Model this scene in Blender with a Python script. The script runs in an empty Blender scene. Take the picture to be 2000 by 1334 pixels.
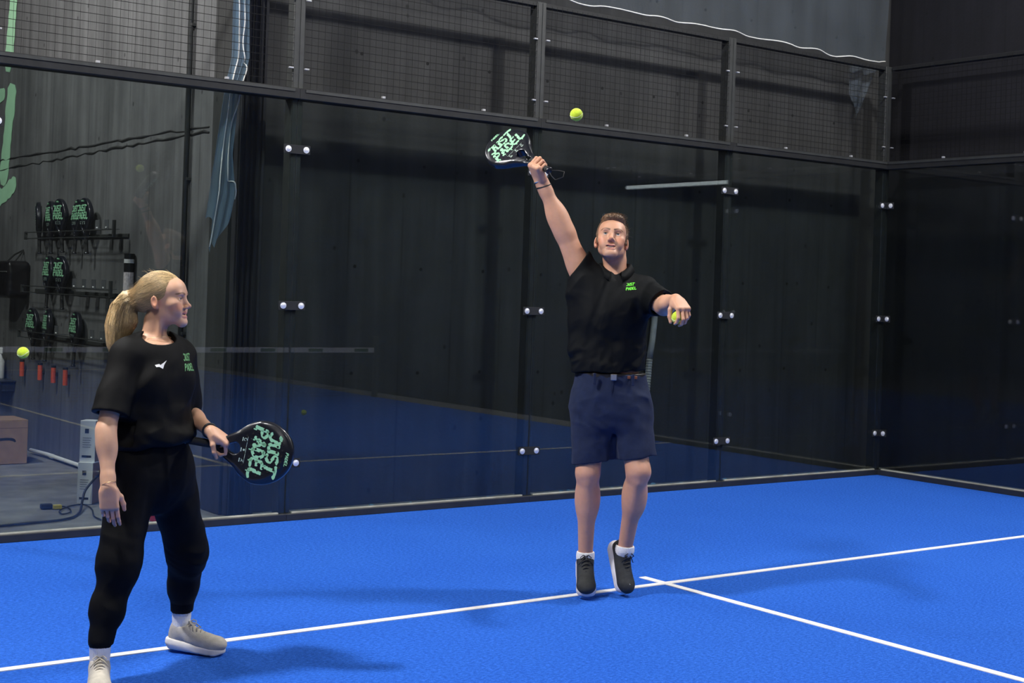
import bpy, math, random
import numpy as np
from mathutils import Vector, Matrix
random.seed(7)
sc = bpy.context.scene
COL = sc.collection

# ------------------------------------------------------------------ camera
CAM_LOC = (-10.5161, -8.6874, 1.5927)
YAW, PITCH, ROLL = -0.6557, -0.0009, 0.0336
cd = bpy.data.cameras.new('camera')
cd.sensor_width = 36.0
cd.lens = 2812.15 * 36.0 / 2000.0
cd.shift_x = -81.8 / 2000.0
cd.shift_y = -96.5 / 2000.0
cd.clip_start = 0.05
cd.clip_end = 200
cam = bpy.data.objects.new('camera', cd)
COL.objects.link(cam)
cam.matrix_world = Matrix.Translation(CAM_LOC) @ (Matrix.Rotation(YAW, 4, 'Z') @ Matrix.Rotation(math.pi / 2 + PITCH, 4, 'X') @ Matrix.Rotation(ROLL, 4, 'Z'))
sc.camera = cam

# ------------------------------------------------------------------ world, exposure
w = bpy.data.worlds.new('hall_air')
sc.world = w
w.use_nodes = True
w.node_tree.nodes['Background'].inputs[0].default_value = (0.55, 0.6, 0.7, 1)
w.node_tree.nodes['Background'].inputs[1].default_value = 0.015
sc.view_settings.view_transform = 'Standard'
sc.view_settings.look = 'None'
sc.view_settings.exposure = 0.42
sc.view_settings.gamma = 1.0
sc.view_settings.use_curve_mapping = False
sc.cycles.max_bounces = 10
sc.cycles.transparent_max_bounces = 24
sc.cycles.sample_clamp_indirect = 6.0

# flood lamps of the hall, and one added for the recess wall: (x, y, z, aim x, aim y, aim z, radiance); the lamp bodies are built with the court below
FLOODS = [
    (-10.35, -2.6, 6.0, -7.0, -3.2, 0.0, 520.0),
    (-10.35, -6.8, 6.0, -6.4, -4.6, 0.4, 130.0),
    (0.10, -3.1, 6.0, -3.4, -4.6, 0.0, 120.0),
    (0.10, -7.0, 6.0, -4.4, -4.4, 0.4, 120.0),
    (-9.4, 2.4, 6.0, -6.5, 2.8, 2.6, 260.0),  # added lamp out of view, put in to brighten the grey recess wall
    (0.10, -13.5, 6.0, -4.5, -13.0, 0.0, 150.0),
    (-10.35, -13.5, 6.0, -5.5, -13.0, 0.0, 150.0),
    (-2.40, -4.7, 7.45, -3.9, -2.2, 0.0, 470.0),
]

# ------------------------------------------------------------------ materials
def _nt(name):
    m = bpy.data.materials.new(name)
    m.use_nodes = True
    nt = m.node_tree
    return m, nt, nt.nodes['Principled BSDF']

def N(nt, kind, **kw):
    n = nt.nodes.new(kind)
    for k, v in kw.items():
        setattr(n, k, v)
    return n

def ramp(nt, src, stops):
    r = N(nt, 'ShaderNodeValToRGB')
    nt.links.new(src, r.inputs[0])
    els = r.color_ramp.elements
    while len(els) < len(stops):
        els.new(0.5)
    for e, (pos, c) in zip(els, stops):
        e.position = pos
        e.color = (c[0], c[1], c[2], 1) if len(c) == 3 else c
    return r

def coords(nt, scale=(1, 1, 1), kind='Object'):
    t = N(nt, 'ShaderNodeTexCoord')
    mp = N(nt, 'ShaderNodeMapping')
    mp.inputs['Scale'].default_value = scale
    nt.links.new(t.outputs[kind], mp.inputs[0])
    return mp.outputs[0]

def noise(nt, vec, scale, detail=3, rough=0.55):
    n = N(nt, 'ShaderNodeTexNoise')
    n.inputs['Scale'].default_value = scale
    n.inputs['Detail'].default_value = detail
    n.inputs['Roughness'].default_value = rough
    nt.links.new(vec, n.inputs['Vector'])
    return n.outputs[0]

def mixc(nt, fac, a, b, mode='MIX'):
    n = N(nt, 'ShaderNodeMix', data_type='RGBA', blend_type=mode)
    for sock, v in ((0, fac), (6, a), (7, b)):
        if hasattr(v, 'is_output') or isinstance(v, bpy.types.NodeSocket):
            nt.links.new(v, n.inputs[sock])
        elif sock == 0:
            n.inputs[0].default_value = v
        else:
            n.inputs[sock].default_value = (v[0], v[1], v[2], 1)
    return n.outputs[2]

def bump(nt, bsdf, h, strength=0.3, dist=0.01):
    b = N(nt, 'ShaderNodeBump')
    b.inputs['Strength'].default_value = strength
    b.inputs['Distance'].default_value = dist
    nt.links.new(h, b.inputs['Height'])
    nt.links.new(b.outputs[0], bsdf.inputs['Normal'])

_mats = {}
def mat(name, color, rough=0.6, metal=0.0, var=0.12, vscale=8.0, bmp=0.0, bscale=60.0, coat=0.0, sheen=0.0, spec=0.5, sss=0.0):
    """plain procedural material: base colour broken by noise, optional fine relief"""
    if name in _mats:
        return _mats[name]
    m, nt, b = _nt(name)
    v = coords(nt)
    lo = [c * (1 - var) for c in color]
    hi = [min(1, c * (1 + var)) for c in color]
    r = ramp(nt, noise(nt, v, vscale), [(0.3, lo), (0.7, hi)])
    nt.links.new(r.outputs[0], b.inputs['Base Color'])
    b.inputs['Roughness'].default_value = rough
    b.inputs['Metallic'].default_value = metal
    b.inputs['Coat Weight'].default_value = coat
    b.inputs['Sheen Weight'].default_value = sheen
    b.inputs['Specular IOR Level'].default_value = spec
    if sss:
        b.inputs['Subsurface Weight'].default_value = sss
        b.inputs['Subsurface Radius'].default_value = (0.012, 0.004, 0.002)
        b.inputs['Subsurface Scale'].default_value = 0.6
    if bmp:
        bump(nt, b, noise(nt, v, bscale), bmp, 0.004)
    _mats[name] = m
    return m

def turf_material():
    m, nt, b = _nt('blue_turf')
    v = coords(nt)
    fine = noise(nt, coords(nt, (1, 1.6, 1)), 130, 3, 0.75)
    streak = noise(nt, coords(nt, (90, 22, 1)), 3.0, 3, 0.6)
    big = noise(nt, v, 0.9, 4, 0.6)
    mid = noise(nt, coords(nt, (1, 1.7, 1)), 48, 3, 0.8)
    c1 = ramp(nt, fine, [(0.28, (0.012, 0.100, 0.50)), (0.72, (0.052, 0.220, 0.95))]).outputs[0]
    c2 = mixc(nt, ramp(nt, streak, [(0.35, (0, 0, 0)), (0.8, (0.55, 0.55, 0.55))]).outputs[0], c1, (0.054, 0.22, 0.95))
    c3 = mixc(nt, ramp(nt, big, [(0.35, (0.35, 0.35, 0.35)), (0.7, (0, 0, 0))]).outputs[0], c2, (0.018, 0.12, 0.66))
    c3 = mixc(nt, ramp(nt, mid, [(0.36, (0.6, 0.6, 0.6)), (0.52, (0, 0, 0))]).outputs[0], c3, (0.010, 0.085, 0.52))
    c3 = mixc(nt, ramp(nt, mid, [(0.50, (0, 0, 0)), (0.66, (0.6, 0.6, 0.6))]).outputs[0], c3, (0.078, 0.275, 1.0))
    sand = noise(nt, coords(nt, (1, 2.4, 1)), 2.6, 6, 0.7)
    c4 = mixc(nt, ramp(nt, sand, [(0.68, (0, 0, 0)), (0.84, (0.35, 0.35, 0.35))]).outputs[0], c3, (0.22, 0.34, 0.75))
    nt.links.new(c4, b.inputs['Base Color'])
    b.inputs['Roughness'].default_value = 0.9
    b.inputs['Specular IOR Level'].default_value = 0.08
    bump(nt, b, fine, 0.9, 0.012)
    return m

def concrete_material(name, lo, hi, plane):
    """dark painted shuttered concrete; plane = index of the horizontal axis that runs along the wall"""
    m, nt, b = _nt(name)
    s = [6, 6, 0.35]
    streak = noise(nt, coords(nt, tuple(s)), 1.6, 5, 0.6)
    cloud = noise(nt, coords(nt), 1.3, 5, 0.6)
    f = N(nt, 'ShaderNodeMath', operation='MULTIPLY')
    nt.links.new(streak, f.inputs[0]); nt.links.new(cloud, f.inputs[1])
    c = ramp(nt, f.outputs[0], [(0.12, lo), (0.40, hi)]).outputs[0]
    # narrow board joints every 0.45 m and small pits
    t = N(nt, 'ShaderNodeTexCoord'); sx = N(nt, 'ShaderNodeSeparateXYZ')
    nt.links.new(t.outputs['Object'], sx.inputs[0])
    wv = N(nt, 'ShaderNodeMath', operation='PINGPONG'); wv.inputs[1].default_value = 0.225
    nt.links.new(sx.outputs[plane], wv.inputs[0])
    jr = ramp(nt, wv.outputs[0], [(0.0, (0.75, 0.75, 0.75)), (0.012, (0, 0, 0))])
    jn = noise(nt, coords(nt, (1, 1, 0.5)), 2.2, 2)
    jf = N(nt, 'ShaderNodeMath', operation='MULTIPLY')
    nt.links.new(jr.outputs[0], jf.inputs[0])
    nt.links.new(ramp(nt, jn, [(0.35, (0, 0, 0)), (0.65, (0.9, 0.9, 0.9))]).outputs[0], jf.inputs[1])
    dark = tuple(x * 0.35 for x in lo)
    c = mixc(nt, jf.outputs[0], c, dark)
    pit = N(nt, 'ShaderNodeTexVoronoi'); pit.inputs['Scale'].default_value = 5.0
    nt.links.new(coords(nt, (1, 1, 0.8)), pit.inputs['Vector'])
    c = mixc(nt, ramp(nt, pit.outputs['Distance'], [(0.05, (0.8, 0.8, 0.8)), (0.09, (0, 0, 0))]).outputs[0], c, dark)
    nt.links.new(c, b.inputs['Base Color'])
    b.inputs['Roughness'].default_value = 0.75
    b.inputs['Specular IOR Level'].default_value = 0.3
    bump(nt, b, noise(nt, coords(nt), 40, 4), 0.25, 0.006)
    return m

def glass_material():
    m, nt, b = _nt('court_glass')
    nt.nodes.remove(b)
    out = nt.nodes['Material Output']
    tr = N(nt, 'ShaderNodeBsdfTransparent'); tr.inputs[0].default_value = (0.755, 0.795, 0.79, 1)
    gl = N(nt, 'ShaderNodeBsdfGlossy'); gl.inputs['Roughness'].default_value = 0.0
    gl.inputs[0].default_value = (1, 1, 1, 1)
    fr = N(nt, 'ShaderNodeFresnel')
    # the panes do not bend the rays, so the rear face must reflect like the front one
    ge = N(nt, 'ShaderNodeNewGeometry')
    io = N(nt, 'ShaderNodeMapRange'); io.inputs['To Min'].default_value = 1.52; io.inputs['To Max'].default_value = 1 / 1.52
    nt.links.new(ge.outputs['Backfacing'], io.inputs['Value']); nt.links.new(io.outputs[0], fr.inputs[0])
    mx = N(nt, 'ShaderNodeMixShader')
    nt.links.new(fr.outputs[0], mx.inputs[0]); nt.links.new(tr.outputs[0], mx.inputs[1]); nt.links.new(gl.outputs[0], mx.inputs[2])
    # thin film of dust and ball smears
    df = N(nt, 'ShaderNodeBsdfDiffuse'); df.inputs[0].default_value = (0.5, 0.52, 0.55, 1)
    sm = noise(nt, coords(nt), 3.0, 6, 0.7)
    mx2 = N(nt, 'ShaderNodeMixShader')
    nt.links.new(ramp(nt, sm, [(0.3, (0.001, 0.001, 0.001)), (0.72, (0.004, 0.004, 0.004)), (0.84, (0.03, 0.03, 0.03))]).outputs[0], mx2.inputs[0])
    nt.links.new(mx.outputs[0], mx2.inputs[1]); nt.links.new(df.outputs[0], mx2.inputs[2])
    nt.links.new(mx2.outputs[0], out.inputs[0])
    return m

def netting_material(name, color, cover):
    m, nt, b = _nt(name)
    b.inputs['Base Color'].default_value = (*color, 1)
    b.inputs['Roughness'].default_value = 0.7
    tr = N(nt, 'ShaderNodeBsdfTransparent')
    tl = N(nt, 'ShaderNodeBsdfTranslucent'); tl.inputs[0].default_value = (*color, 1)
    m1 = N(nt, 'ShaderNodeMixShader'); m1.inputs[0].default_value = 0.4
    nt.links.new(b.outputs[0], m1.inputs[1]); nt.links.new(tl.outputs[0], m1.inputs[2])
    mx = N(nt, 'ShaderNodeMixShader')
    f = noise(nt, coords(nt, (1, 1, 0.4)), 6, 4)
    nt.links.new(ramp(nt, f, [(0.3, (cover * 0.8,) * 3), (0.7, (min(1, cover * 1.2),) * 3)]).outputs[0], mx.inputs[0])
    nt.links.new(tr.outputs[0], mx.inputs[1]); nt.links.new(m1.outputs[0], mx.inputs[2])
    nt.links.new(mx.outputs[0], nt.nodes['Material Output'].inputs[0])
    return m

def emit_material(name, color, strength):
    m, nt, b = _nt(name)
    b.inputs['Base Color'].default_value = (0.8, 0.8, 0.8, 1)
    b.inputs['Emission Color'].default_value = (*color, 1)
    b.inputs['Emission Strength'].default_value = strength
    return m

def vcol_material(name, rough=0.5, sss=0.0, bmp=0.0, bscale=300, sheen=0.0, spec=0.4, var=0.06):
    """material whose own colour comes from the colour attribute 'tint', broken by noise"""
    m, nt, b = _nt(name)
    a = N(nt, 'ShaderNodeAttribute'); a.attribute_name = 'tint'
    v = coords(nt)
    g = ramp(nt, noise(nt, v, 45, 3), [(0.3, (1 - var,) * 3), (0.7, (1, 1, 1))]).outputs[0]
    nt.links.new(mixc(nt, 1.0, a.outputs[0], g, 'MULTIPLY'), b.inputs['Base Color'])
    b.inputs['Roughness'].default_value = rough
    b.inputs['Specular IOR Level'].default_value = spec
    b.inputs['Sheen Weight'].default_value = sheen
    if sss:
        b.inputs['Subsurface Weight'].default_value = sss
        b.inputs['Subsurface Radius'].default_value = (0.010, 0.0035, 0.002)
        b.inputs['Subsurface Scale'].default_value = 0.5
    if bmp:
        bump(nt, b, noise(nt, v, bscale, 2), bmp, 0.002)
    return m

# ------------------------------------------------------------------ mesh helpers
class MB:
    """collects shapes into one mesh"""
    def __init__(s):
        s.v = []; s.f = []
    def add(s, vs, fs):
        o = len(s.v)
        s.v += [tuple(x) for x in vs]
        s.f += [tuple(i + o for i in f) for f in fs]
        return s
    def box(s, x0, x1, y0, y1, z0, z1):
        vs = [(x, y, z) for x in (x0, x1) for y in (y0, y1) for z in (z0, z1)]
        return s.add(vs, [(0, 1, 3, 2), (4, 6, 7, 5), (0, 4, 5, 1), (2, 3, 7, 6), (0, 2, 6, 4), (1, 5, 7, 3)])
    def bbox(s, x0, x1, y0, y1, z0, z1, b=0.004):
        """box with chamfered edges"""
        vs = []; 
        X = (x0, x1); Y = (y0, y1); Z = (z0, z1)
        idx = {}
        for i in (0, 1):
            for j in (0, 1):
                for k in (0, 1):
                    sx, sy, sz = (1 - 2 * i), (1 - 2 * j), (1 - 2 * k)
                    for a in range(3):
                        p = [X[i] + b * sx, Y[j] + b * sy, Z[k] + b * sz]
                        p[a] = (X[i], Y[j], Z[k])[a]
                        idx[i, j, k, a] = len(vs); vs.append(tuple(p))
        fs = []
        for i in (0, 1):
            q = [idx[i, 0, 0, 0], idx[i, 1, 0, 0], idx[i, 1, 1, 0], idx[i, 0, 1, 0]]; fs.append(q if i else q[::-1])
            q = [idx[0, i, 0, 1], idx[0, i, 1, 1], idx[1, i, 1, 1], idx[1, i, 0, 1]]; fs.append(q if i else q[::-1])
            q = [idx[0, 0, i, 2], idx[1, 0, i, 2], idx[1, 1, i, 2], idx[0, 1, i, 2]]; fs.append(q if i else q[::-1])
        for i in (0, 1):
            for j in (0, 1):
                fs.append([idx[i, j, 0, 0], idx[i, j, 1, 0], idx[i, j, 1, 1], idx[i, j, 0, 1]])
                fs.append([idx[i, 0, j, 0], idx[i, 1, j, 0], idx[i, 1, j, 2], idx[i, 0, j, 2]])
                fs.append([idx[0, i, j, 1], idx[1, i, j, 1], idx[1, i, j, 2], idx[0, i, j, 2]])
                for k in (0, 1):
                    fs.append([idx[i, j, k, a] for a in range(3)])
        return s.add(vs, fs)
    def tube(s, pts, r, n=8, caps=True, up=(0, 0, 1), flat=1.0):
        """tube along a polyline; r a number or one radius per point; flat squashes it along `up`"""
        pts = [Vector(p) for p in pts]
        rs = r if hasattr(r, '__len__') else [r] * len(pts)
        vs = []; fs = []
        prev = None
        for i, p in enumerate(pts):
            t = (pts[min(i + 1, len(pts) - 1)] - pts[max(i - 1, 0)])
            t = t.normalized() if t.length > 1e-9 else Vector((0, 0, 1))
            if prev is None:
                u = Vector(up)
                if abs(u.dot(t)) > 0.95:
                    u = Vector((1, 0, 0)) if abs(t.x) < 0.9 else Vector((0, 1, 0))
            else:
                u = prev
            sd = t.cross(u).normalized(); u = sd.cross(t).normalized(); prev = u
            for k in range(n):
                a = 2 * math.pi * (k + 0.5) / n
                vs.append(p + (sd * math.cos(a) + u * math.sin(a) * flat) * rs[i])
        for i in range(len(pts) - 1):
            for k in range(n):
                a = i * n + k; b = i * n + (k + 1) % n
                fs.append((a, b, b + n, a + n))
        if caps:
            fs.append(tuple(range(n))[::-1])
            fs.append(tuple((len(pts) - 1) * n + k for k in range(n)))
        return s.add(vs, fs)
    def disc(s, c, ax, r, h, n=16, r2=None):
        """short cylinder (or frustum) starting at c along ax"""
        ax = Vector(ax).normalized(); c = Vector(c)
        return s.tube([c, c + ax * h], [r, r if r2 is None else r2], n)
    def dome(s, c, ax, r, h, n=14, rings=4):
        ax = Vector(ax).normalized(); c = Vector(c)
        pts = [c + ax * h * math.sin(math.pi / 2 * i / rings) for i in range(rings + 1)]
        rs = [max(1e-4, r * math.cos(math.pi / 2 * i / rings)) for i in range(rings + 1)]
        return s.tube(pts, rs, n)
    def mesh(s, name, m, smooth=False):
        me = bpy.data.meshes.new(name)
        me.from_pydata(s.v, [], s.f)
        if m: me.materials.append(m)
        if smooth:
            me.polygons.foreach_set('use_smooth', [True] * len(me.polygons))
        me.update()
        return me
    def build(s, name, m, parent=None, loc=(0, 0, 0), rot=(0, 0, 0), smooth=False):
        return link(name, s.mesh(name, m, smooth), parent, loc, rot)

def link(name, me, parent=None, loc=(0, 0, 0), rot=(0, 0, 0)):
    o = bpy.data.objects.new(name, me)
    COL.objects.link(o)
    o.location = loc; o.rotation_euler = rot
    if parent: o.parent = parent
    return o

def tag(o, label=None, cat=None, group=None, kind=None):
    if label: o['label'] = label
    if cat: o['category'] = cat
    if group: o['group'] = group
    if kind: o['kind'] = kind
    return o

def thing(name, label=None, cat=None, loc=(0, 0, 0), rotz=0.0, group=None, kind=None, rot=None):
    o = bpy.data.objects.new(name, None)
    o.empty_display_size = 0.1
    COL.objects.link(o)
    o.location = loc
    o.rotation_euler = rot if rot else (0, 0, rotz)
    return tag(o, label, cat, group, kind)

def copy_tree(o, parent=None):
    c = o.copy(); COL.objects.link(c); c.parent = parent
    for ch in o.children:
        k = copy_tree(ch, c)
    return c
# ------------------------------------------------------------------ court and hall dimensions
PX = [0.0, -2.018, -4.026, -6.041, -8.05, -10.06]      # posts of the back wall
Z3, Z4 = 2.849, 3.765
SERVICE_Y, CENTRE_X = -2.803, -5.149
WALL_Y, WALL_RX, WALL_LX = 0.40, 0.46, -6.33
NET_Y = -9.05

STEEL = mat('black_powder_coated_steel', (0.030, 0.032, 0.031), 0.5, 0.0, 0.2, 14, spec=0.5)
RAIL = mat('black_rail_paint', (0.016, 0.0165, 0.017), 0.55, 0, 0.2, 14, spec=0.3)
WIRE = mat('black_wire', (0.008, 0.008, 0.008), 0.6, 0, 0.1, spec=0.15)
KICK = mat('dark_base_rail', (0.020, 0.022, 0.028), 0.45, 0, 0.2, 9)
CHROME = mat('polished_bolt_steel', (0.92, 0.92, 0.93), 0.45, 0.6, 0.05, 60)
CLIP = mat('zinc_clip', (0.45, 0.45, 0.46), 0.5, 0.4, 0.1)
GASK = mat('pale_glazing_strip', (0.42, 0.42, 0.37), 0.6, 0, 0.3, 6)
WHITE = mat('white_line_turf', (0.86, 0.86, 0.84), 0.85, 0, 0.06, 40, 0.5, 300)
GLASS = glass_material()
CLEAR = mat('bracket_plate', (0.022, 0.023, 0.024), 0.7, 0, 0.1, spec=0.2)

# floor
tag(MB().box(-10.06, 0.0, -18.1, 0.0, -0.03, 0.0).build('floor', turf_material()), 'bright blue artificial turf of the padel court', kind='structure')
HF = mat('grey_carpet_floor', (0.20, 0.195, 0.19), 0.9, 0, 0.25, 5, 0.4, 160)
tag(MB().box(-17.0, 3.0, 0.0, 12.0, -0.05, -0.004).build('floor_hall', HF), 'grey carpet floor of the hall behind the court glass', kind='structure')
tag(MB().box(-17.0, -10.06, -22, 0.0, -0.05, -0.004).box(0.0, 3.0, -22, 0.0, -0.05, -0.004).box(-10.06, 0, -22, -18.1, -0.05, -0.004).build('floor_walkway', HF), 'grey carpet walkway around the court', kind='structure')

def line(name, x0, x1, y0, y1, label):
    return tag(MB().box(x0, x1, y0, y1, -0.002, 0.004).build(name, WHITE), label, kind='structure')
LW = 0.024
line('trim_1', -10.06, 0.0, SERVICE_Y - LW, SERVICE_Y + LW, 'white service line running across the blue court')
line('trim_2', CENTRE_X - LW, CENTRE_X + LW, NET_Y, SERVICE_Y - LW, 'white centre line meeting the service line in a T')
line('trim_3', CENTRE_X - LW, CENTRE_X + LW, SERVICE_Y + LW, SERVICE_Y + 0.19, 'short white stub of the centre line past the service line')
line('trim_4', -10.06, 0.0, -15.3 - LW, -15.3 + LW, 'white service line of the far court half')
line('trim_5', CENTRE_X - LW, CENTRE_X + LW, -15.3 + LW, NET_Y, 'white centre line of the far court half')

# ------------------------------------------------------------------ glass enclosures
def wire_mesh(width, height):
    mb = MB()
    r = 0.0021
    n = int(round(height / 0.050)); 
    for i in range(1, n):
        z = height * i / n
        mb.tube([(0, 0, z), (width, 0, z)], r, 4, False)
    m_ = int(round(width / 0.050))
    for i in range(1, m_):
        x = width * i / m_
        mb.tube([(x, 0.004, 0), (x, 0.004, height)], r * 0.5, 4, False)
    return mb

def enclosure(name, label, along, posts, loc, rotz, corner=False):
    """glass wall with posts; local x runs along the wall, local y points away from the court"""
    w_ = thing(name, label, None, loc, rotz, kind='structure')
    for i, x in enumerate(posts):
        if corner and i == 0:      # shares the corner post of the neighbouring wall
            for z in (0.382, 1.435, 2.478):
                pl = MB().bbox(x + 0.02, x + 0.098, -0.012, -0.0065, z - 0.030, z + 0.030, 0.0015).build('bracket', CLEAR, w_)
                MB().disc((x + 0.066, -0.012, z), (0, -1, 0), 0.0215, 0.005, 18).dome((x + 0.066, -0.017, z), (0, -1, 0), 0.017, 0.005, 16, 4).build('bolt', CHROME, pl)
            continue
        p = MB().bbox(x - 0.042, x + 0.042, 0.012, 0.105, 0.0, Z4, 0.004).build('post', STEEL, w_)
        # narrow grooves: two flat strips standing proud on the post face
        MB().box(x - 0.036, x - 0.006, 0.008, 0.013, 0.05, Z4 - 0.01).box(x + 0.006, x + 0.036, 0.008, 0.013, 0.05, Z4 - 0.01).build('post_face', STEEL, p)
        for z in (0.382, 1.435, 2.478):
            pl = MB().bbox(x - 0.098, x + 0.098, -0.012, -0.0065, z - 0.030, z + 0.030, 0.0015).build('bracket', CLEAR, w_)
            for s in (-1, 1):
                if i == 0 and not corner and s == 1:
                    continue
                b = MB()
                b.disc((x + s * 0.066, -0.012, z), (0, -1, 0), 0.0215, 0.005, 18)
                b.dome((x + s * 0.066, -0.017, z), (0, -1, 0), 0.017, 0.005, 16, 4)
                b.build('bolt', CHROME, pl, smooth=False)
        for z in (3.02, 3.48):
            for s in (-1, 1):
                MB().bbox(x + s * 0.058 - 0.016, x + s * 0.058 + 0.016, -0.006, 0.012, z - 0.005, z + 0.005, 0.001).build('mesh_clip', CLIP, w_)
    for a, b in zip(posts[:-1], posts[1:]):
        x0, x1 = min(a, b), max(a, b)
        g = MB().bbox(x0 + 0.006, x1 - 0.006, -0.006, 0.006, 0.045, Z3 - 0.03, 0.0015).build('glass_panel', GLASS, w_)
        MB().bbox(x0 + 0.05, x1 - 0.05, -0.012, 0.012, 0.044, 0.055, 0.001).build('glazing_strip', GASK, w_)
        r1 = MB().bbox(x0, x1, -0.03, 0.10, Z3 - 0.036, Z3 + 0.036, 0.003)
        rail = r1.build('middle_rail', RAIL, w_)
        MB().box(x0 + 0.04, x1 - 0.04, -0.036, -0.029, Z3 + 0.010, Z3 + 0.030).build('rail_lip', STEEL, rail)
        for t in (0.32, 0.74):
            xx = x0 + (x1 - x0) * t
            MB().bbox(xx - 0.012, xx + 0.012, -0.028, -0.006, Z3 + 0.036, Z3 + 0.052, 0.002).build('rail_clip', CLIP, rail)
        MB().bbox(x0, x1, 0.02, 0.085, Z4 - 0.035, Z4, 0.003).build('top_rail', RAIL, w_)
        MB().bbox(x0, x1, -0.035, 0.06, 0.0, 0.046, 0.003).build('base_rail', KICK, w_)
        wm = wire_mesh(x1 - x0 - 0.08, Z4 - Z3 - 0.05).build('wire_mesh', WIRE, w_, (x0 + 0.04, 0.0, Z3 + 0.03))
        tag(wm, 'black welded wire grid', kind='stuff')
    return w_

enclosure('wall_back', 'tall glass back wall of the court with black posts and wire mesh above', None, PX, (0, 0, 0), 0)
enclosure('wall_right', 'glass side wall of the court right of the corner post', None, [0.0, 2.0, 4.0], (0, 0, 0), -math.pi / 2, True)

# ------------------------------------------------------------------ hall shell
CW = concrete_material('dark_painted_concrete', (0.027, 0.0275, 0.027), (0.050, 0.0505, 0.0495), 0)
CWS = concrete_material('grey_painted_concrete', (0.072, 0.073, 0.074), (0.155, 0.156, 0.157), 1)
CWD = concrete_material('near_black_concrete', (0.007, 0.007, 0.009), (0.014, 0.014, 0.018), 1)
HALLD = mat('black_hall_paint', (0.018, 0.019, 0.024), 0.85, 0, 0.25, 1.5)
tag(MB().box(WALL_LX, WALL_RX, WALL_Y, WALL_Y + 0.3, 0, 8.0).build('wall_hall_back', CW), 'dark painted concrete wall right behind the back glass', kind='structure')
tag(MB().box(WALL_LX, WALL_LX + 0.25, WALL_Y + 0.3, 12.0, 0, 8.0).build('wall_hall_recess', CWS), 'grey concrete wall with green lettering and racket racks', kind='structure')
tag(MB().box(WALL_RX, WALL_RX + 0.3, -22.0, WALL_Y + 0.3, 0, 8.0).build('wall_hall_right', CWD), 'near black hall wall outside the glass side wall', kind='structure')
tag(MB().box(-17.3, WALL_LX, 12.0, 12.3, 0, 8.0).build('wall_hall_far', HALLD), 'black hall wall far behind the racket racks', kind='structure')
tag(MB().box(-17.3, -17.0, -22.0, 12.0, 0, 8.0).build('wall_hall_left', HALLD), 'black hall wall left of the court', kind='structure')
tag(MB().box(-17.0, WALL_RX, -22.3, -22.0, 0, 8.0).build('wall_hall_front', HALLD), 'black hall wall behind the camera', kind='structure')
tag(MB().box(-17.3, WALL_RX + 0.3, -22.3, 12.3, 8.0, 8.2).build('ceiling', HALLD), 'black hall ceiling', kind='structure')
# shuttering tie holes
TIE = mat('tie_hole', (0.004, 0.004, 0.004), 0.9)
hb = bpy.data.objects['wall_hall_back']
me_t = MB().disc((0, 0, 0), (0, 1, 0), 0.013, 0.0015, 12).mesh('tie_hole', TIE)
for zi in (0.95, 1.72, 2.48, 3.25, 4.05, 4.85):
    for k in range(11):
        link('tie_hole', me_t, hb, (-5.9 + k * 0.56, WALL_Y - 0.0014, zi + 0.02 * math.sin(k * 3.1)))
# joint along the recess wall and the dark conduit in front of it
JO = mat('dark_concrete_joint', (0.018, 0.018, 0.018), 0.9, 0, 0.3, 3)
rj = random.Random(3)
for zz, nm in ((2.66, 'trim_6'), (2.60, 'trim_7')):
    mb = MB(); pts = []
    y = 0.75
    while y < 6.6:
        pts.append((WALL_LX - 0.001, y, zz + rj.uniform(-0.012, 0.012) + (0.035 * (3 - y) / 3 if zz < 2.63 else 0)))
        y += rj.uniform(0.08, 0.2)
    mb.tube(pts, [rj.uniform(0.004, 0.012) for _ in pts], 5)
    tag(mb.build(nm, JO), ('upper' if zz > 2.63 else 'lower') + ' rough dark joint line across the grey concrete wall', kind='structure')
cond = thing('conduit', 'thin black vertical conduit on the grey concrete wall', 'conduit', (WALL_LX - 0.03, 1.06, 0.0))
MB().tube([(0, 0, 0.0), (0, 0, 7.9)], 0.020, 10).build('pipe', STEEL, cond, smooth=True)
for z in (1.2, 2.3, 3.4):
    MB().bbox(-0.006, 0.03, -0.03, 0.03, z - 0.01, z + 0.01, 0.002).build('clip', STEEL, cond)
# dark column where the recess wall meets the glass
colm = thing('steel_column', 'black ribbed column beside the post at the end of the concrete wall', 'column', (-6.21, WALL_Y - 0.046, 0))
MB().bbox(-0.10, 0.10, -0.03, 0.044, 0, 7.9, 0.006).build('shaft', HALLD, colm)
for k in range(5):
    MB().bbox(-0.09 + k * 0.04, -0.072 + k * 0.04, -0.042, -0.029, 0.0, 7.9, 0.002).build('rib', HALLD, colm)

# ------------------------------------------------------------------ net across the middle of the court (seen mirrored in the glass)
net = thing('court_net', 'padel net with a white top band across the middle of the court', 'net', (-5.03, NET_Y, 0))
BLK = mat('black_net_cord', (0.012, 0.012, 0.014), 0.8)
mb = MB()
for i in range(0, 250):
    x = -5.0 + i * 0.04
    mb.tube([(x, 0, 0.02), (x, 0, 0.64)], 0.0013, 3, False)
for i in range(0, 16):
    mb.tube([(-5.0, 0, 0.03 + i * 0.04), (5.0, 0, 0.03 + i * 0.04)], 0.0013, 3, False)
tag(mb.build('netting', BLK, net), kind='stuff')
NETW = mat('white_net_tape', (0.62, 0.62, 0.64), 0.7, 0, 0.1, 20)
MB().bbox(-5.0, 5.0, -0.008, 0.008, 0.63, 0.70, 0.003).build('top_band', NETW, net)
for i, x in enumerate(np.arange(-4.6, 5.0, 0.72)):
    MB().bbox(x - 0.11, x + 0.11, -0.010, 0.010, 0.642, 0.688, 0.002).build('printed_patch', mat('dark_green_print', (0.03, 0.10, 0.05), 0.7), net)
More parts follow.
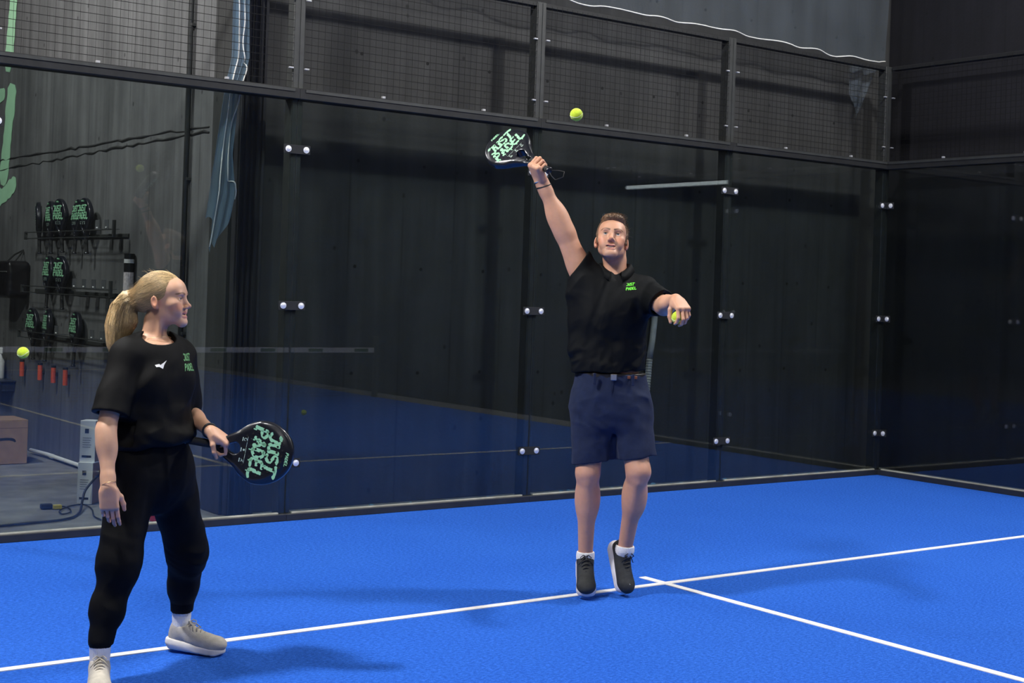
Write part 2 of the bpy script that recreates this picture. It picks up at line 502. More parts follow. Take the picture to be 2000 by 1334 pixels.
for s in (-1, 1):
    MB().bbox(s * 5.0 - 0.035, s * 5.0 + 0.035, -0.035, 0.035, 0, 0.86, 0.005).build('post', STEEL, net)

# ------------------------------------------------------------------ flood lamps
def flood(i, x, y, z, ax, ay, az, rad):
    d = Vector((ax - x, ay - y, az - z)).normalized()
    q = d.to_track_quat('-Z', 'Y')
    names = ['on the left pole near the back wall', 'on the left pole near the net', 'on the right hall wall near the corner', 'on the right hall wall near the net', 'added out of view above the carpet to brighten the grey wall', 'on the right hall wall in the far half', 'on the left pole in the far half', 'hung above the right half of the court']
    f = thing('flood_lamp', 'white led flood lamp ' + names[i], 'lamp', (x, y, z), rot=q.to_euler(), group='flood lamps')
    MB().bbox(-0.30, 0.30, -0.20, 0.20, 0.0, 0.09, 0.01).build('housing', STEEL, f)
    MB().box(-0.28, 0.28, -0.18, 0.18, -0.006, -0.001).build('diffuser', emit_material('flood_light_%d' % i, (1.0, 0.985, 0.97), rad), f)
    MB().tube([(-0.32, 0, 0.03), (-0.32, 0, 0.22), (0.32, 0, 0.22), (0.32, 0, 0.03)], 0.012, 6).build('bracket', STEEL, f)
    if x < -10 :
        pl = thing('lamp_pole', 'black lamp pole left of the court carrying the lamp ' + names[i][12:], 'pole', (x - 0.75, y, 0))
        MB().bbox(-0.05, 0.05, -0.05, 0.05, 0.0, z + 0.2, 0.006).build('shaft', STEEL, pl)
        MB().bbox(-0.14, 0.14, -0.14, 0.14, 0.0, 0.015, 0.004).build('base_plate', STEEL, pl)
        MB().bbox(0.0, 0.42, -0.03, 0.03, z + 0.1, z + 0.16, 0.004).build('arm', STEEL, pl)
    elif x > 0:
        ab = thing('wall_bracket', 'black steel bracket holding the lamp ' + names[i], 'bracket', (WALL_RX, y, z))
        MB().bbox(x + 0.12 - WALL_RX, 0, -0.03, 0.03, 0.24, 0.30, 0.004).build('arm', STEEL, ab)
        MB().bbox(-0.012, 0, -0.08, 0.08, 0.17, 0.37, 0.003).build('wall_plate', STEEL, ab)
    else:
        wv = MB().tube([(x, y, z + 0.2), (x, y, 8.0)], 0.008, 6).build('suspension_rod', STEEL)
        tag(wv, 'steel rod to the lamp ' + names[i], 'rod')
for i, a in enumerate(FLOODS):
    flood(i, *a)
# light batten high on the right hall wall, mirrored in the back glass
bt = thing('light_batten', 'long white light batten on the dark hall wall right of the court', 'lamp', (WALL_RX - 0.02, -3.35, 2.86))
MB().bbox(-0.03, 0.02, -0.85, 0.85, -0.06, 0.06, 0.004).build('housing', mat('white_enamel', (0.7, 0.7, 0.7), 0.5), bt)
MB().bbox(-0.05, -0.03, -0.83, 0.83, -0.05, 0.05, 0.004).build('diffuser', emit_material('batten_light', (0.95, 0.97, 1.0), 3.0), bt)
# ------------------------------------------------------------------ implicit surfaces: bodies, clothes, shoes and hair grow from these
def vec(*a): return np.array(a, float)
def unit(a):
    a = np.asarray(a, float); return a / (np.linalg.norm(a) + 1e-12)
def euler(rx, ry, rz):
    return rotm('Z', rz) @ rotm('Y', ry) @ rotm('X', rx)
def rotm(axis, ang):
    return np.array(Matrix.Rotation(ang, 3, axis))

class Shape:
    """list of blended primitives; frame (R, c) may be set while adding"""
    def __init__(s):
        s.ops = []; s.R = np.eye(3); s.c = np.zeros(3); s.sc = 1.0; s.post = None
    def frame(s, c=(0, 0, 0), R=None, sc=1.0):
        s.c = np.asarray(c, float); s.R = np.eye(3) if R is None else R; s.sc = sc; return s
    def P(s, p): return s.R @ (np.asarray(p, float) * s.sc) + s.c
    def cap(s, a, b, ra, rb=None, k=0.02, m='u'):
        s.ops.append((m, k * s.sc, 'cap', (s.P(a), s.P(b), ra * s.sc, (ra if rb is None else rb) * s.sc))); return s
    def chain(s, pts, rs, k=0.02, m='u'):
        for i in range(len(pts) - 1): s.cap(pts[i], pts[i + 1], rs[i], rs[i + 1], k, m)
        return s
    def ell(s, c, r, k=0.02, m='u', R=None):
        s.ops.append((m, k * s.sc, 'ell', (s.P(c), np.asarray(r, float) * s.sc, s.R @ (np.eye(3) if R is None else R)))); return s
    def box(s, c, h, rd=0.01, k=0.02, m='u', R=None):
        s.ops.append((m, k * s.sc, 'box', (s.P(c), np.asarray(h, float) * s.sc, rd * s.sc, s.R @ (np.eye(3) if R is None else R)))); return s
    def ecap(s, a, b, ra, rb, flat, fdir, k=0.02, m='u'):
        """tapered capsule squashed by `flat` along direction fdir"""
        s.ops.append((m, k * s.sc, 'ecap', (s.P(a), s.P(b), ra * s.sc, rb * s.sc, flat, s.R @ unit(fdir)))); return s
    def slab(s, a, b, ra, rb, h, rd=0.006, k=0.01, m='u'):
        """tapered capsule outline in the frame's xy plane, extruded +-h in z"""
        s.ops.append((m, k * s.sc, 'slab', (s.P(a), s.P(b), ra * s.sc, rb * s.sc, h * s.sc, rd * s.sc, s.R))); return s
    def cut(s, n, p, k=0.004):
        """remove everything on the side n points to"""
        s.ops.append(('c', k * s.sc, 'pl', (s.R @ unit(n), s.P(p)))); return s
    @staticmethod
    def prim(kind, a, p):
        if kind == 'cap':
            ab = a[1] - a[0]; pa = p - a[0]
            t = np.clip(pa @ ab / max(ab @ ab, 1e-12), 0, 1)
            q = pa - t[:, None] * ab
            return np.sqrt((q * q).sum(1)) - (a[2] + (a[3] - a[2]) * t)
        if kind == 'ell':
            q = (p - a[0]) @ a[2]
            u = q / a[1]; k0 = np.sqrt((u * u).sum(1)); v = u / a[1]; k1 = np.sqrt((v * v).sum(1)) + 1e-9
            return np.where(k0 < 0.05, -min(a[1]) * (1 - k0), k0 * (k0 - 1) / k1)
        if kind == 'box':
            q = np.abs((p - a[0]) @ a[3]) - (a[1] - a[2])
            return np.sqrt((np.maximum(q, 0) ** 2).sum(1)) + np.minimum(q.max(1), 0) - a[2]
        if kind == 'ecap':
            A, B, ra, rb, fl, fd = a
            st = 1.0 / fl - 1.0
            pp = p + ((p - A) @ fd)[:, None] * fd * st
            ab = (B - A); ab = ab + (ab @ fd) * fd * st
            pa = pp - A
            t = np.clip(pa @ ab / max(ab @ ab, 1e-12), 0, 1)
            q = pa - t[:, None] * ab
            r = ra + (rb - ra) * t
            l = np.sqrt((q * q).sum(1)) + 1e-9
            # scale the distance back by the stretch seen along q
            qd = (q @ fd) / l
            g = np.sqrt(1 - qd ** 2 + (qd / fl) ** 2)
            return (l - r) / g
        if kind == 'slab':
            A, B, ra, rb, h, rd, R = a
            q = (p - A) @ R; ab = (B - A) @ R
            z = q[:, 2]; q2 = q[:, :2]; ab2 = ab[:2]
            t = np.clip(q2 @ ab2 / max(ab2 @ ab2, 1e-12), 0, 1)
            w_ = q2 - t[:, None] * ab2
            d2 = np.sqrt((w_ * w_).sum(1)) - (ra + (rb - ra) * t) + rd
            dz = np.abs(z - t * ab[2]) - h + rd
            return np.sqrt(np.maximum(d2, 0) ** 2 + np.maximum(dz, 0) ** 2) + np.minimum(np.maximum(d2, dz), 0) - rd
        if kind == 'pl':
            return (p - a[1]) @ a[0]
    def ev(s, p, sub=None):
        d = np.full(len(p), 1e3)
        for i in (range(len(s.ops)) if sub is None else sub):
            m, k, kind, a = s.ops[i]
            e = s.prim(kind, a, p)
            if m == 'u':
                h = np.maximum(k - np.abs(d - e), 0) / k; d = np.minimum(d, e) - h * h * k * 0.25
            else:
                if m == 's': e = -e
                h = np.maximum(k - np.abs(d - e), 0) / k; d = np.maximum(d, e) + h * h * k * 0.25
        return d
    def full(s, p, sub=None):
        d = s.ev(p, sub)
        if s.post is not None:
            d = d + s.post(p)
        return d

def surface(shape, lo, hi, h, pad=0.012, bn=10):
    """dual mesh of the zero level inside the box lo..hi with cell size h -> verts, quads"""
    lo = np.asarray(lo, float); hi = np.asarray(hi, float)
    nb = np.ceil((hi - lo) / (h * bn)).astype(int)
    dims = nb * bn
    G = np.empty(dims, np.float32)
    bi = np.stack(np.meshgrid(*[np.arange(n) for n in nb], indexing='ij'), -1).reshape(-1, 3)
    cen = lo + (bi + 0.5) * bn * h - h * 0.5
    D = np.stack([Shape.prim(kind, a, cen) for (m, k, kind, a) in shape.ops], 1)
    tot = shape.ev(cen)
    Rb = 0.87 * bn * h
    act = np.abs(tot) < Rb * 1.25 + pad
    for b in bi[~act]:
        pass
    S = np.where(tot < 0, -1.0, 1.0).astype(np.float32)
    G[:] = np.repeat(np.repeat(np.repeat(S.reshape(nb), bn, 0), bn, 1), bn, 2)
    loc = np.stack(np.meshgrid(*[np.arange(bn)] * 3, indexing='ij'), -1).reshape(-1, 3) * h
    ks = np.array([o[1] for o in shape.ops]); uni = np.array([o[0] == 'u' for o in shape.ops])
    for j in np.nonzero(act)[0]:
        near = np.where(uni, D[j] < Rb * 2.2 + ks + max(tot[j], 0) + pad, True)
        cutm = np.array([(o[0] == 's') for o in shape.ops])
        near &= ~(cutm & (D[j] > Rb * 2.2 + ks + pad))
        sub = np.nonzero(near)[0]
        b = bi[j]
        g = shape.full(lo + b * bn * h + loc, sub)
        G[b[0] * bn:(b[0] + 1) * bn, b[1] * bn:(b[1] + 1) * bn, b[2] * bn:(b[2] + 1) * bn] = g.reshape(bn, bn, bn)
    I = G < 0
    c = np.zeros(dims - 1, np.int8)
    for dx in (0, 1):
        for dy in (0, 1):
            for dz in (0, 1):
                c += I[dx:dims[0] - 1 + dx, dy:dims[1] - 1 + dy, dz:dims[2] - 1 + dz]
    cell = np.argwhere((c > 0) & (c < 8))
    if len(cell) == 0:
        return np.zeros((0, 3)), np.zeros((0, 4), int)
    vid = -np.ones(dims - 1, np.int64)
    vid[tuple(cell.T)] = np.arange(len(cell))
    acc = np.zeros((len(cell), 3)); cnt = np.zeros(len(cell))
    corners = [(0, 0, 0), (1, 0, 0), (0, 1, 0), (1, 1, 0), (0, 0, 1), (1, 0, 1), (0, 1, 1), (1, 1, 1)]
    val = [G[cell[:, 0] + q[0], cell[:, 1] + q[1], cell[:, 2] + q[2]] for q in corners]
    for a in range(8):
        for b in range(a + 1, 8):
            df = [corners[b][i] - corners[a][i] for i in range(3)]
            if sum(abs(x) for x in df) != 1: continue
            ga, gb = val[a], val[b]
            x = (ga < 0) != (gb < 0)
            t = np.where(x, ga / np.where(x, ga - gb, 1), 0)
            pt = np.array(corners[a])[None] + t[:, None] * np.array(df)[None]
            acc += pt * x[:, None]; cnt += x
    V = lo + (cell + acc / cnt[:, None]) * h
    quads = []
    for ax in range(3):
        o1, o2 = [i for i in range(3) if i != ax]
        sl0 = [slice(None)] * 3; sl1 = [slice(None)] * 3
        sl0[ax] = slice(0, -1); sl1[ax] = slice(1, None)
        A = I[tuple(sl0)]; B = I[tuple(sl1)]
        e = np.argwhere(A != B)
        ok = (e[:, o1] > 0) & (e[:, o2] > 0) & (e[:, o1] < dims[o1] - 1) & (e[:, o2] < dims[o2] - 1)
        e = e[ok]
        fl = A[tuple(e.T)]
        def at(d1, d2):
            q = e.copy(); q[:, o1] -= d1; q[:, o2] -= d2
            return vid[tuple(q.T)]
        Q = np.stack([at(1, 1), at(0, 1), at(0, 0), at(1, 0)], 1)
        if ax == 1: Q = Q[:, ::-1]
        Q = np.where(fl[:, None], Q, Q[:, ::-1])
        quads.append(Q)
    Q = np.concatenate(quads)
    Q = Q[(Q >= 0).all(1)]
    return V, Q

def np_mesh(name, V, Q, m, tint=None, smooth=True):
    me = bpy.data.meshes.new(name)
    n = Q.shape[1]
    me.vertices.add(len(V)); me.vertices.foreach_set('co', np.asarray(V, np.float32).ravel())
    me.loops.add(Q.size); me.loops.foreach_set('vertex_index', Q.astype(np.int32).ravel())
    me.polygons.add(len(Q))
    me.polygons.foreach_set('loop_start', np.arange(0, Q.size, n, dtype=np.int32))
    me.polygons.foreach_set('use_smooth', np.full(len(Q), smooth))
    me.update(calc_edges=True)
    me.validate()
    if tint is not None:
        ca = me.color_attributes.new('tint', 'FLOAT_COLOR', 'POINT')
        ca.data.foreach_set('color', np.concatenate([tint, np.ones((len(V), 1))], 1).astype(np.float32).ravel())
    if m: me.materials.append(m)
    return me

def grow(name, shape, boxes, m, parent, tint=None, smooth=True, pad=0.012):
    """boxes: list of (lo, hi, cell); all meet in one mesh"""
    Vs = []; Qs = []; o = 0
    for lo, hi, h in boxes:
        V, Q = surface(shape, lo, hi, h, pad)
        Vs.append(V); Qs.append(Q + o); o += len(V)
    V = np.concatenate(Vs); Q = np.concatenate(Qs)
    t = tint(V) if callable(tint) else tint
    return link(name, np_mesh(name, V, Q, m, t, smooth), parent)

_ng = np.random.RandomState(5).rand(64, 64, 64).astype(np.float32)
def vnoise(p):
    """smooth value noise, about -1..1"""
    q = np.floor(p).astype(int); f = p - q; f = f * f * (3 - 2 * f)
    q &= 63; r = (q + 1) & 63
    x0, y0, z0 = q.T; x1, y1, z1 = r.T; fx, fy, fz = f.T
    a = _ng[x0, y0, z0] * (1 - fx) + _ng[x1, y0, z0] * fx
    b = _ng[x0, y1, z0] * (1 - fx) + _ng[x1, y1, z0] * fx
    c = _ng[x0, y0, z1] * (1 - fx) + _ng[x1, y0, z1] * fx
    d = _ng[x0, y1, z1] * (1 - fx) + _ng[x1, y1, z1] * fx
    return ((a * (1 - fy) + b * fy) * (1 - fz) + (c * (1 - fy) + d * fy) * fz) * 2 - 1

def folds(amp, sc, R=np.eye(3), off=0.0):
    """cloth folds: noise stretched by sc = waves per metre along the axes of R"""
    sc = np.asarray(sc, float)
    def f(p):
        q = (p @ R) * sc + off
        w_ = vnoise(q * 0.6 + 3.1)
        q = q + np.stack([w_, -w_, w_], 1) * 0.7
        n = vnoise(q)
        return -amp * (1 - 2 * np.abs(n)) * 0.7 - amp * 0.5 * vnoise(q * 2.1 + 9)
    return f

# ------------------------------------------------------------------ heads and hands (face looks along local -y)
def add_head(S, c, R, sc, female=False, mouth=0.0042):
    S.frame(c, R, sc)
    S.ell((0, 0.014, 0.036), (0.0745, 0.097, 0.084), 0.02)
    S.ell((0, -0.022, -0.024), (0.057, 0.066, 0.082), 0.035)
    S.ell((0, -0.052, 0.040), (0.058, 0.044, 0.046), 0.03)
    for s in (-1, 1):
        S.cap((s * (0.045 if not female else 0.040), 0.000, -0.054), (s * (0.019 if not female else 0.012), -0.072, -0.100), 0.012, 0.0135, 0.030)
        S.ell((s * 0.044, -0.060, -0.022), (0.020, 0.022, 0.018), 0.03)
        S.ell((s * 0.026, -0.066, -0.056), (0.018, 0.018, 0.024), 0.025)
    S.ell((0, -0.077, -0.102), (0.018 if female else 0.022, 0.015, 0.015), 0.025)
    S.cap((-0.032, -0.084, 0.019), (0.032, -0.084, 0.019), 0.008 if female else 0.0105, None, 0.022)
    for s in (-1, 1):
        S.ell((s * 0.031, -0.102, 0.001), (0.018, 0.017, 0.011), 0.014, 's')
    # nose
    nz = -0.110 if female else -0.111
    S.cap((0, -0.086, 0.010), (0, nz + 0.004, -0.030), 0.0075, 0.0095 if female else 0.010, 0.016)
    S.ell((0, nz, -0.034), (0.0092 if female else 0.0100, 0.0100, 0.0090), 0.008)
    for s in (-1, 1):
        S.ell((s * 0.0112, -0.100, -0.038), (0.0080, 0.0105, 0.0075), 0.007)
        S.ell((s * 0.0070, -0.106, -0.0465), (0.0038, 0.0060, 0.0042), 0.003, 's')
    # lids around the eyeballs, then the slit
    for s in (-1, 1):
        S.ell((s * 0.031, -0.0760, 0.0), (0.0160, 0.0135, 0.0135), 0.006)
        S.ell((s * 0.031, -0.0930, -0.0005), (0.0145, 0.012, 0.0056 if not female else 0.0034), 0.003, 's')
    # lips and mouth
    S.chain([(-0.027, -0.074, -0.0615), (-0.011, -0.0875, -0.0610), (0.011, -0.0875, -0.0610), (0.027, -0.074, -0.0615)], [0.0036, 0.0056, 0.0056, 0.0036], 0.006)
    S.chain([(-0.026, -0.073, -0.0650), (-0.011, -0.0865, -0.0795), (0.011, -0.0865, -0.0795), (0.026, -0.073, -0.0650)], [0.0038, 0.0064, 0.0064, 0.0038], 0.006)
    for s in (-1, 1):
        S.ell((s * 0.037, -0.066, -0.046), (0.016, 0.016, 0.017), 0.02)
    S.chain([(-0.0235, -0.081, -0.0632), (-0.011, -0.096, -0.0700), (0.011, -0.096, -0.0700), (0.0235, -0.081, -0.0632)], [0.0024, mouth, mouth, 0.0024], 0.002, 's')
    S.ell((0, -0.080, -0.0690), (0.0190, 0.014, mouth * 0.95), 0.002, 's')
    # ears
    for s in (-1, 1):
        Re = rotm('Z', s * 0.35) @ rotm('X', -0.18)
        S.ell((s * 0.0770, 0.014, -0.008), (0.0075, 0.018, 0.031), 0.006, 'u', Re)
        S.ell((s * 0.0850, 0.012, -0.004), (0.0055, 0.0095, 0.016), 0.005, 's', Re)
        S.ell((s * 0.0750, 0.004, -0.030), (0.0055, 0.008, 0.010), 0.006)
    S.frame()

def face_tint(V, c, R, sc, skin, lip, brow, base):
    """colours that belong to the face: lips, brows, blush"""
    q = ((V - c) @ R) / sc
    col = base.copy()
    def blob(cx, cy, cz, rx, ry, rz, colr, f):
        d = ((q[:, 0] - cx) / rx) ** 2 + ((q[:, 1] - cy) / ry) ** 2 + ((q[:, 2] - cz) / rz) ** 2
        a = np.clip(1.35 - d, 0, 1) * f
        return a[:, None], np.array(colr)
    for s in (-1, 1):
        a, k = blob(s * 0.045, -0.070, -0.034, 0.024, 0.04, 0.022, (skin[0] * 1.02, skin[1] * 0.72, skin[2] * 0.66), 0.6); col = col * (1 - a) + k * a
        a, k = blob(s * 0.078, 0.012, -0.01, 0.02, 0.03, 0.04, (skin[0] * 1.02, skin[1] * 0.74, skin[2] * 0.68), 0.6); col = col * (1 - a) + k * a
    a, k = blob(0, -0.115, -0.036, 0.016, 0.016, 0.014, (skin[0], skin[1] * 0.75, skin[2] * 0.7), 0.5); col = col * (1 - a) + k * a
    a, k = blob(0, -0.092, -0.0625, 0.0270, 0.018, 0.0068, lip, 0.85); col = col * (1 - a) + k * a
    a, k = blob(0, -0.092, -0.0790, 0.0245, 0.018, 0.0082, lip, 0.85); col = col * (1 - a) + k * a
    a, k = blob(0, -0.073, -0.070, 0.024, 0.0135, 0.0056, (0.08, 0.015, 0.015), 0.95); col = col * (1 - a) + k * a
    for s in (-1, 1):
        for t in np.linspace(0, 1, 7):
            x = s * (0.013 + 0.036 * t); z = 0.0195 + 0.0075 * math.sin(t * 2.4) - 0.003 * t
            a, k = blob(x, -0.090 + 0.016 * t, z, 0.0066, 0.022, 0.0054 - 0.0020 * t, brow, 0.95); col = col * (1 - a) + k * a
        # lash line
        a, k = blob(s * 0.031, -0.089, 0.0062, 0.0155, 0.008, 0.0018, (brow[0] * 0.4, brow[1] * 0.4, brow[2] * 0.4), 0.85); col = col * (1 - a) + k * a
    return col

def sphere_mesh(name, c, r, m, tintf=None, n=24):
    th = np.linspace(0, np.pi, n + 1); ph = np.linspace(0, 2 * np.pi, 2 * n, endpoint=False)
    V = np.array([[math.sin(t) * math.cos(a), math.sin(t) * math.sin(a), math.cos(t)] for t in th for a in ph]) * r + np.asarray(c)
    w_ = 2 * n
    Q = np.array([[i * w_ + j, (i + 1) * w_ + j, (i + 1) * w_ + (j + 1) % w_, i * w_ + (j + 1) % w_] for i in range(n) for j in range(w_)])
    return np_mesh(name, V, Q, m, None if tintf is None else tintf(V))

def add_eyes(parent, c, R, sc, gaze, iris, m):
    for s in (-1, 1):
        e = R @ (np.array([s * 0.031, -0.0765, 0.0]) * sc) + c
        g = unit(R @ unit(gaze))
        def tf(V, e=e, g=g):
            d = (V - e) @ g / (0.0122 * sc)
            col = np.tile(np.array([[0.62, 0.58, 0.56]]), (len(V), 1))
            col[d > 0.86] = iris
            col[d > 0.972] = (0.01, 0.01, 0.01)
            return col
        link('eye', sphere_mesh('eye', e, 0.0122 * sc, m, tf, 28), parent)

def add_hand(S, W, d, pn, s, sc, bends, thumb, spread=(0.06, 0.02, -0.03, -0.09), flen=1.0):
    """W wrist, d towards the knuckles, pn out of the palm, s towards the thumb side"""
    W = np.asarray(W, float); d = unit(d); s = unit(np.asarray(s) - (np.asarray(s) @ d) * d); pn = unit(np.asarray(pn) - (np.asarray(pn) @ d) * d - 0); pn = unit(pn - (pn @ s) * s)
    R = np.stack([s, d, pn], 1)
    def q(a, b, c): return W + (R @ np.array([a, b, c])) * sc
    S.box(q(0.000, 0.052, -0.003), np.array([0.040, 0.046, 0.0145]) * sc, 0.0125 * sc, 0.012, 'u', R)
    S.box(q(0.001, 0.016, 0.0), np.array([0.029, 0.022, 0.0165]) * sc, 0.0155 * sc, 0.014, 'u', R)
    S.ell(q(0.0, 0.036, -0.0085), np.array([0.030, 0.040, 0.0105]) * sc, 0.014, 'u', R)
    S.ell(q(0.026, 0.034, 0.010), np.array([0.017, 0.028, 0.014]) * sc, 0.012, 'u', R)
    S.ell(q(-0.026, 0.036, 0.009), np.array([0.013, 0.030, 0.011]) * sc, 0.012, 'u', R)
    bx = (0.0300, 0.0100, -0.0105, -0.0300); by = (0.093, 0.097, 0.092, 0.083)
    ln = (1.0, 1.10, 1.02, 0.80); rr = (1.0, 1.02, 0.96, 0.84)
    for i in range(4):
        p = np.array([bx[i], by[i] - 0.006, -0.001]); ang = 0.0
        S.ell(q(bx[i], by[i] - 0.006, -0.005), np.array([0.0095, 0.011, 0.0088]) * sc * rr[i], 0.006, 'u', R)
        r0 = 0.0092 * rr[i]
        for j, (L_, r1) in enumerate(((0.043, 0.0085), (0.027, 0.0078), (0.022, 0.0066))):
            ang += math.radians(bends[i][j])
            dv = np.array([spread[i] * math.cos(ang), math.cos(ang), math.sin(ang)])
            dv /= np.linalg.norm(dv)
            p2 = p + dv * L_ * ln[i] * flen
            S.cap(q(*p), q(*p2), r0 * sc, r1 * rr[i] * sc, 0.0035)
            p = p2; r0 = r1 * rr[i]
    p = np.array([0.024, 0.020, 0.008]); r0 = 0.0135
    for (dv, L_, r1) in zip(thumb, (0.036, 0.034, 0.027), (0.0115, 0.0098, 0.0080)):
        dv = unit(dv); p2 = p + dv * L_
        S.cap(q(*p), q(*p2), r0 * sc, r1 * sc, 0.006)
        p = p2; r0 = r1
    return R

def strands(name, paths, rad, m, parent, tint=None):
    """many thin three-sided hairs in one mesh"""
    V = []; Q = []; T = []
    o = 0
    for k, P in enumerate(paths):
        P = np.asarray(P); n = len(P)
        t = np.gradient(P, axis=0); t /= np.linalg.norm(t, axis=1)[:, None] + 1e-9
        u = np.cross(t, [0.31, 0.52, 0.79]); u /= np.linalg.norm(u, axis=1)[:, None] + 1e-9
        v = np.cross(t, u)
        r = rad * np.linspace(1, 0.35, n)[:, None]
        for a in (0, 2.094, 4.189):
            V.append(P + (u * math.cos(a) + v * math.sin(a)) * r)
        for a in range(3):
            b = (a + 1) % 3
            i = np.arange(n - 1)
            Q.append(np.stack([o + a * n + i, o + b * n + i, o + b * n + i + 1, o + a * n + i + 1], 1))
        if tint is not None:
            T.append(np.tile(tint[k], (3 * n, 1)))
        o += 3 * n
    me = np_mesh(name, np.concatenate(V), np.concatenate(Q), m, np.concatenate(T) if tint is not None else None)
    return link(name, me, parent)

def shoe(parent, c, R, sc, mats, name='shoe', label=None):
    """running shoe; toe along local -y, sole at local z = 0; mats = upper, sole, lace, mark"""
    c = np.asarray(c, float)
    root = thing(name); root.parent = parent
    if label: root['label'] = label
    U = Shape().frame(c, R, sc)
    U.ell((0.002, -0.098, 0.046), (0.041, 0.048, 0.030), 0.02)
    U.ecap((0.002, -0.085, 0.040), (0, 0.02, 0.052), 0.044, 0.041, 0.72, (0, 0, 1), 0.03)
    U.cap((0, -0.045, 0.056), (0, 0.045, 0.082), 0.030, 0.034, 0.03)
    U.ell((0, 0.095, 0.060), (0.036, 0.042, 0.052), 0.03)
    U.cap((0, 0.060, 0.085), (0, 0.085, 0.104), 0.038, 0.036, 0.03)
    U.cap((0, 0.066, 0.088), (0, 0.074, 0.22), 0.031, 0.040, 0.008, 's')
    U.box((0, -0.01, -0.02), (0.08, 0.2, 0.034), 0.002, 0.003, 's')
    U.frame()
    lo = c - 0.20 * sc; hi = c + 0.22 * sc
    up = grow('upper', U, [(lo, hi, 0.003)], mats[0], root)
    So = Shape().frame(c, R, sc)
    So.slab((0.003, -0.090, 0.016), (0, 0.100, 0.019), 0.050, 0.040, 0.018, 0.011, 0.01)
    So.slab((0, 0.02, 0.030), (0, 0.108, 0.036), 0.040, 0.040, 0.014, 0.008, 0.02)
    So.ell((0, -0.160, -0.006), (0.07, 0.045, 0.014), 0.012, 's')
    for y in (-0.09, -0.04, 0.01, 0.06):
        So.cap((-0.08, y, -0.001), (0.08, y, -0.001), 0.0035, None, 0.003, 's')
    So.frame()
    grow('sole', So, [(lo, hi, 0.003)], mats[1], root)
    lc = MB()
    def w3(x, y, z): return tuple(R @ (np.array([x, y, z]) * sc) + c)
    for i in range(5):
        y = -0.048 + i * 0.019; z = 0.0870 + i * 0.0088; h_ = 0.019 + 0.001 * i
        lc.tube([w3(-h_, y, z - 0.012), w3(-h_ * 0.5, y + 0.004, z + 0.001), w3(0, y + 0.006, z + 0.004), w3(h_ * 0.5, y + 0.008, z + 0.001), w3(h_, y + 0.012, z - 0.010)], 0.0030 * sc, 6)
    for s in (-1, 1):
        lc.tube([w3(0, 0.036, 0.126), w3(s * 0.014, 0.030, 0.136), w3(s * 0.028, 0.022, 0.128), w3(s * 0.020, 0.018, 0.118), w3(0, 0.034, 0.126)], 0.0026 * sc, 6)
        lc.tube([w3(0, 0.034, 0.126), w3(s * 0.018, 0.014, 0.118), w3(s * 0.036, 0.000, 0.098)], 0.0024 * sc, 6)
    lc.build('laces', mats[2], root, smooth=True)
    mk = MB()
    mk.tube([w3(0.010, -0.108, 0.0772), w3(0.0, -0.112, 0.0765), w3(-0.010, -0.100, 0.079)], [0.0008, 0.0035, 0.0008], 6, flat=0.35)
    mk.build('mark', mats[3], root)
    tg = MB().tube([w3(0, 0.034, 0.1245), w3(0, 0.046, 0.139)], 0.0065 * sc, 6, flat=0.3)
    tg.build('tongue_tab', mats[3], root)
    return root
# ------------------------------------------------------------------ painted lettering as brush strokes
GLY = {
    'J': [[(0.10, 0.80), (0.16, 0.98), (0.34, 0.94)], [(0.46, 1.0), (0.50, 0.55), (0.44, 0.12), (0.28, 0.0), (0.08, 0.08), (0.02, 0.22)]],
    'U': [[(0.06, 1.0), (0.04, 0.45), (0.12, 0.06), (0.32, 0.04), (0.46, 0.2)], [(0.50, 1.0), (0.48, 0.5), (0.54, 0.0)]],
    'S': [[(0.52, 0.86), (0.36, 0.98), (0.12, 0.92), (0.08, 0.70), (0.28, 0.54), (0.50, 0.40), (0.48, 0.12), (0.28, 0.0), (0.04, 0.10)]],
    'T': [[(-0.02, 0.94), (0.28, 0.98), (0.66, 0.92), (0.80, 0.80)], [(0.32, 0.98), (0.30, 0.5), (0.26, 0.0), (0.20, -0.08)]],
    'P': [[(0.10, 1.02), (0.08, 0.5), (0.02, -0.06)], [(0.06, 0.96), (0.34, 1.0), (0.52, 0.80), (0.44, 0.56), (0.12, 0.48)]],
    'A': [[(0.02, 0.0), (0.16, 0.55), (0.28, 1.0)], [(0.28, 1.0), (0.40, 0.5), (0.54, -0.04)], [(0.10, 0.34), (0.46, 0.32)]],
    'D': [[(0.10, 1.0), (0.08, 0.5), (0.06, 0.0)], [(0.02, 0.98), (0.34, 0.92), (0.54, 0.62), (0.50, 0.26), (0.30, 0.04), (0.02, 0.04)]],
    'E': [[(0.10, 1.0), (0.06, 0.5), (0.06, 0.0)], [(0.06, 0.97), (0.52, 1.0)], [(0.06, 0.52), (0.42, 0.54)], [(0.06, 0.03), (0.56, 0.06)]],
    'L': [[(0.12, 1.04), (0.08, 0.5), (0.04, 0.02)], [(0.02, 0.04), (0.36, 0.0), (0.60, 0.10)]],
}
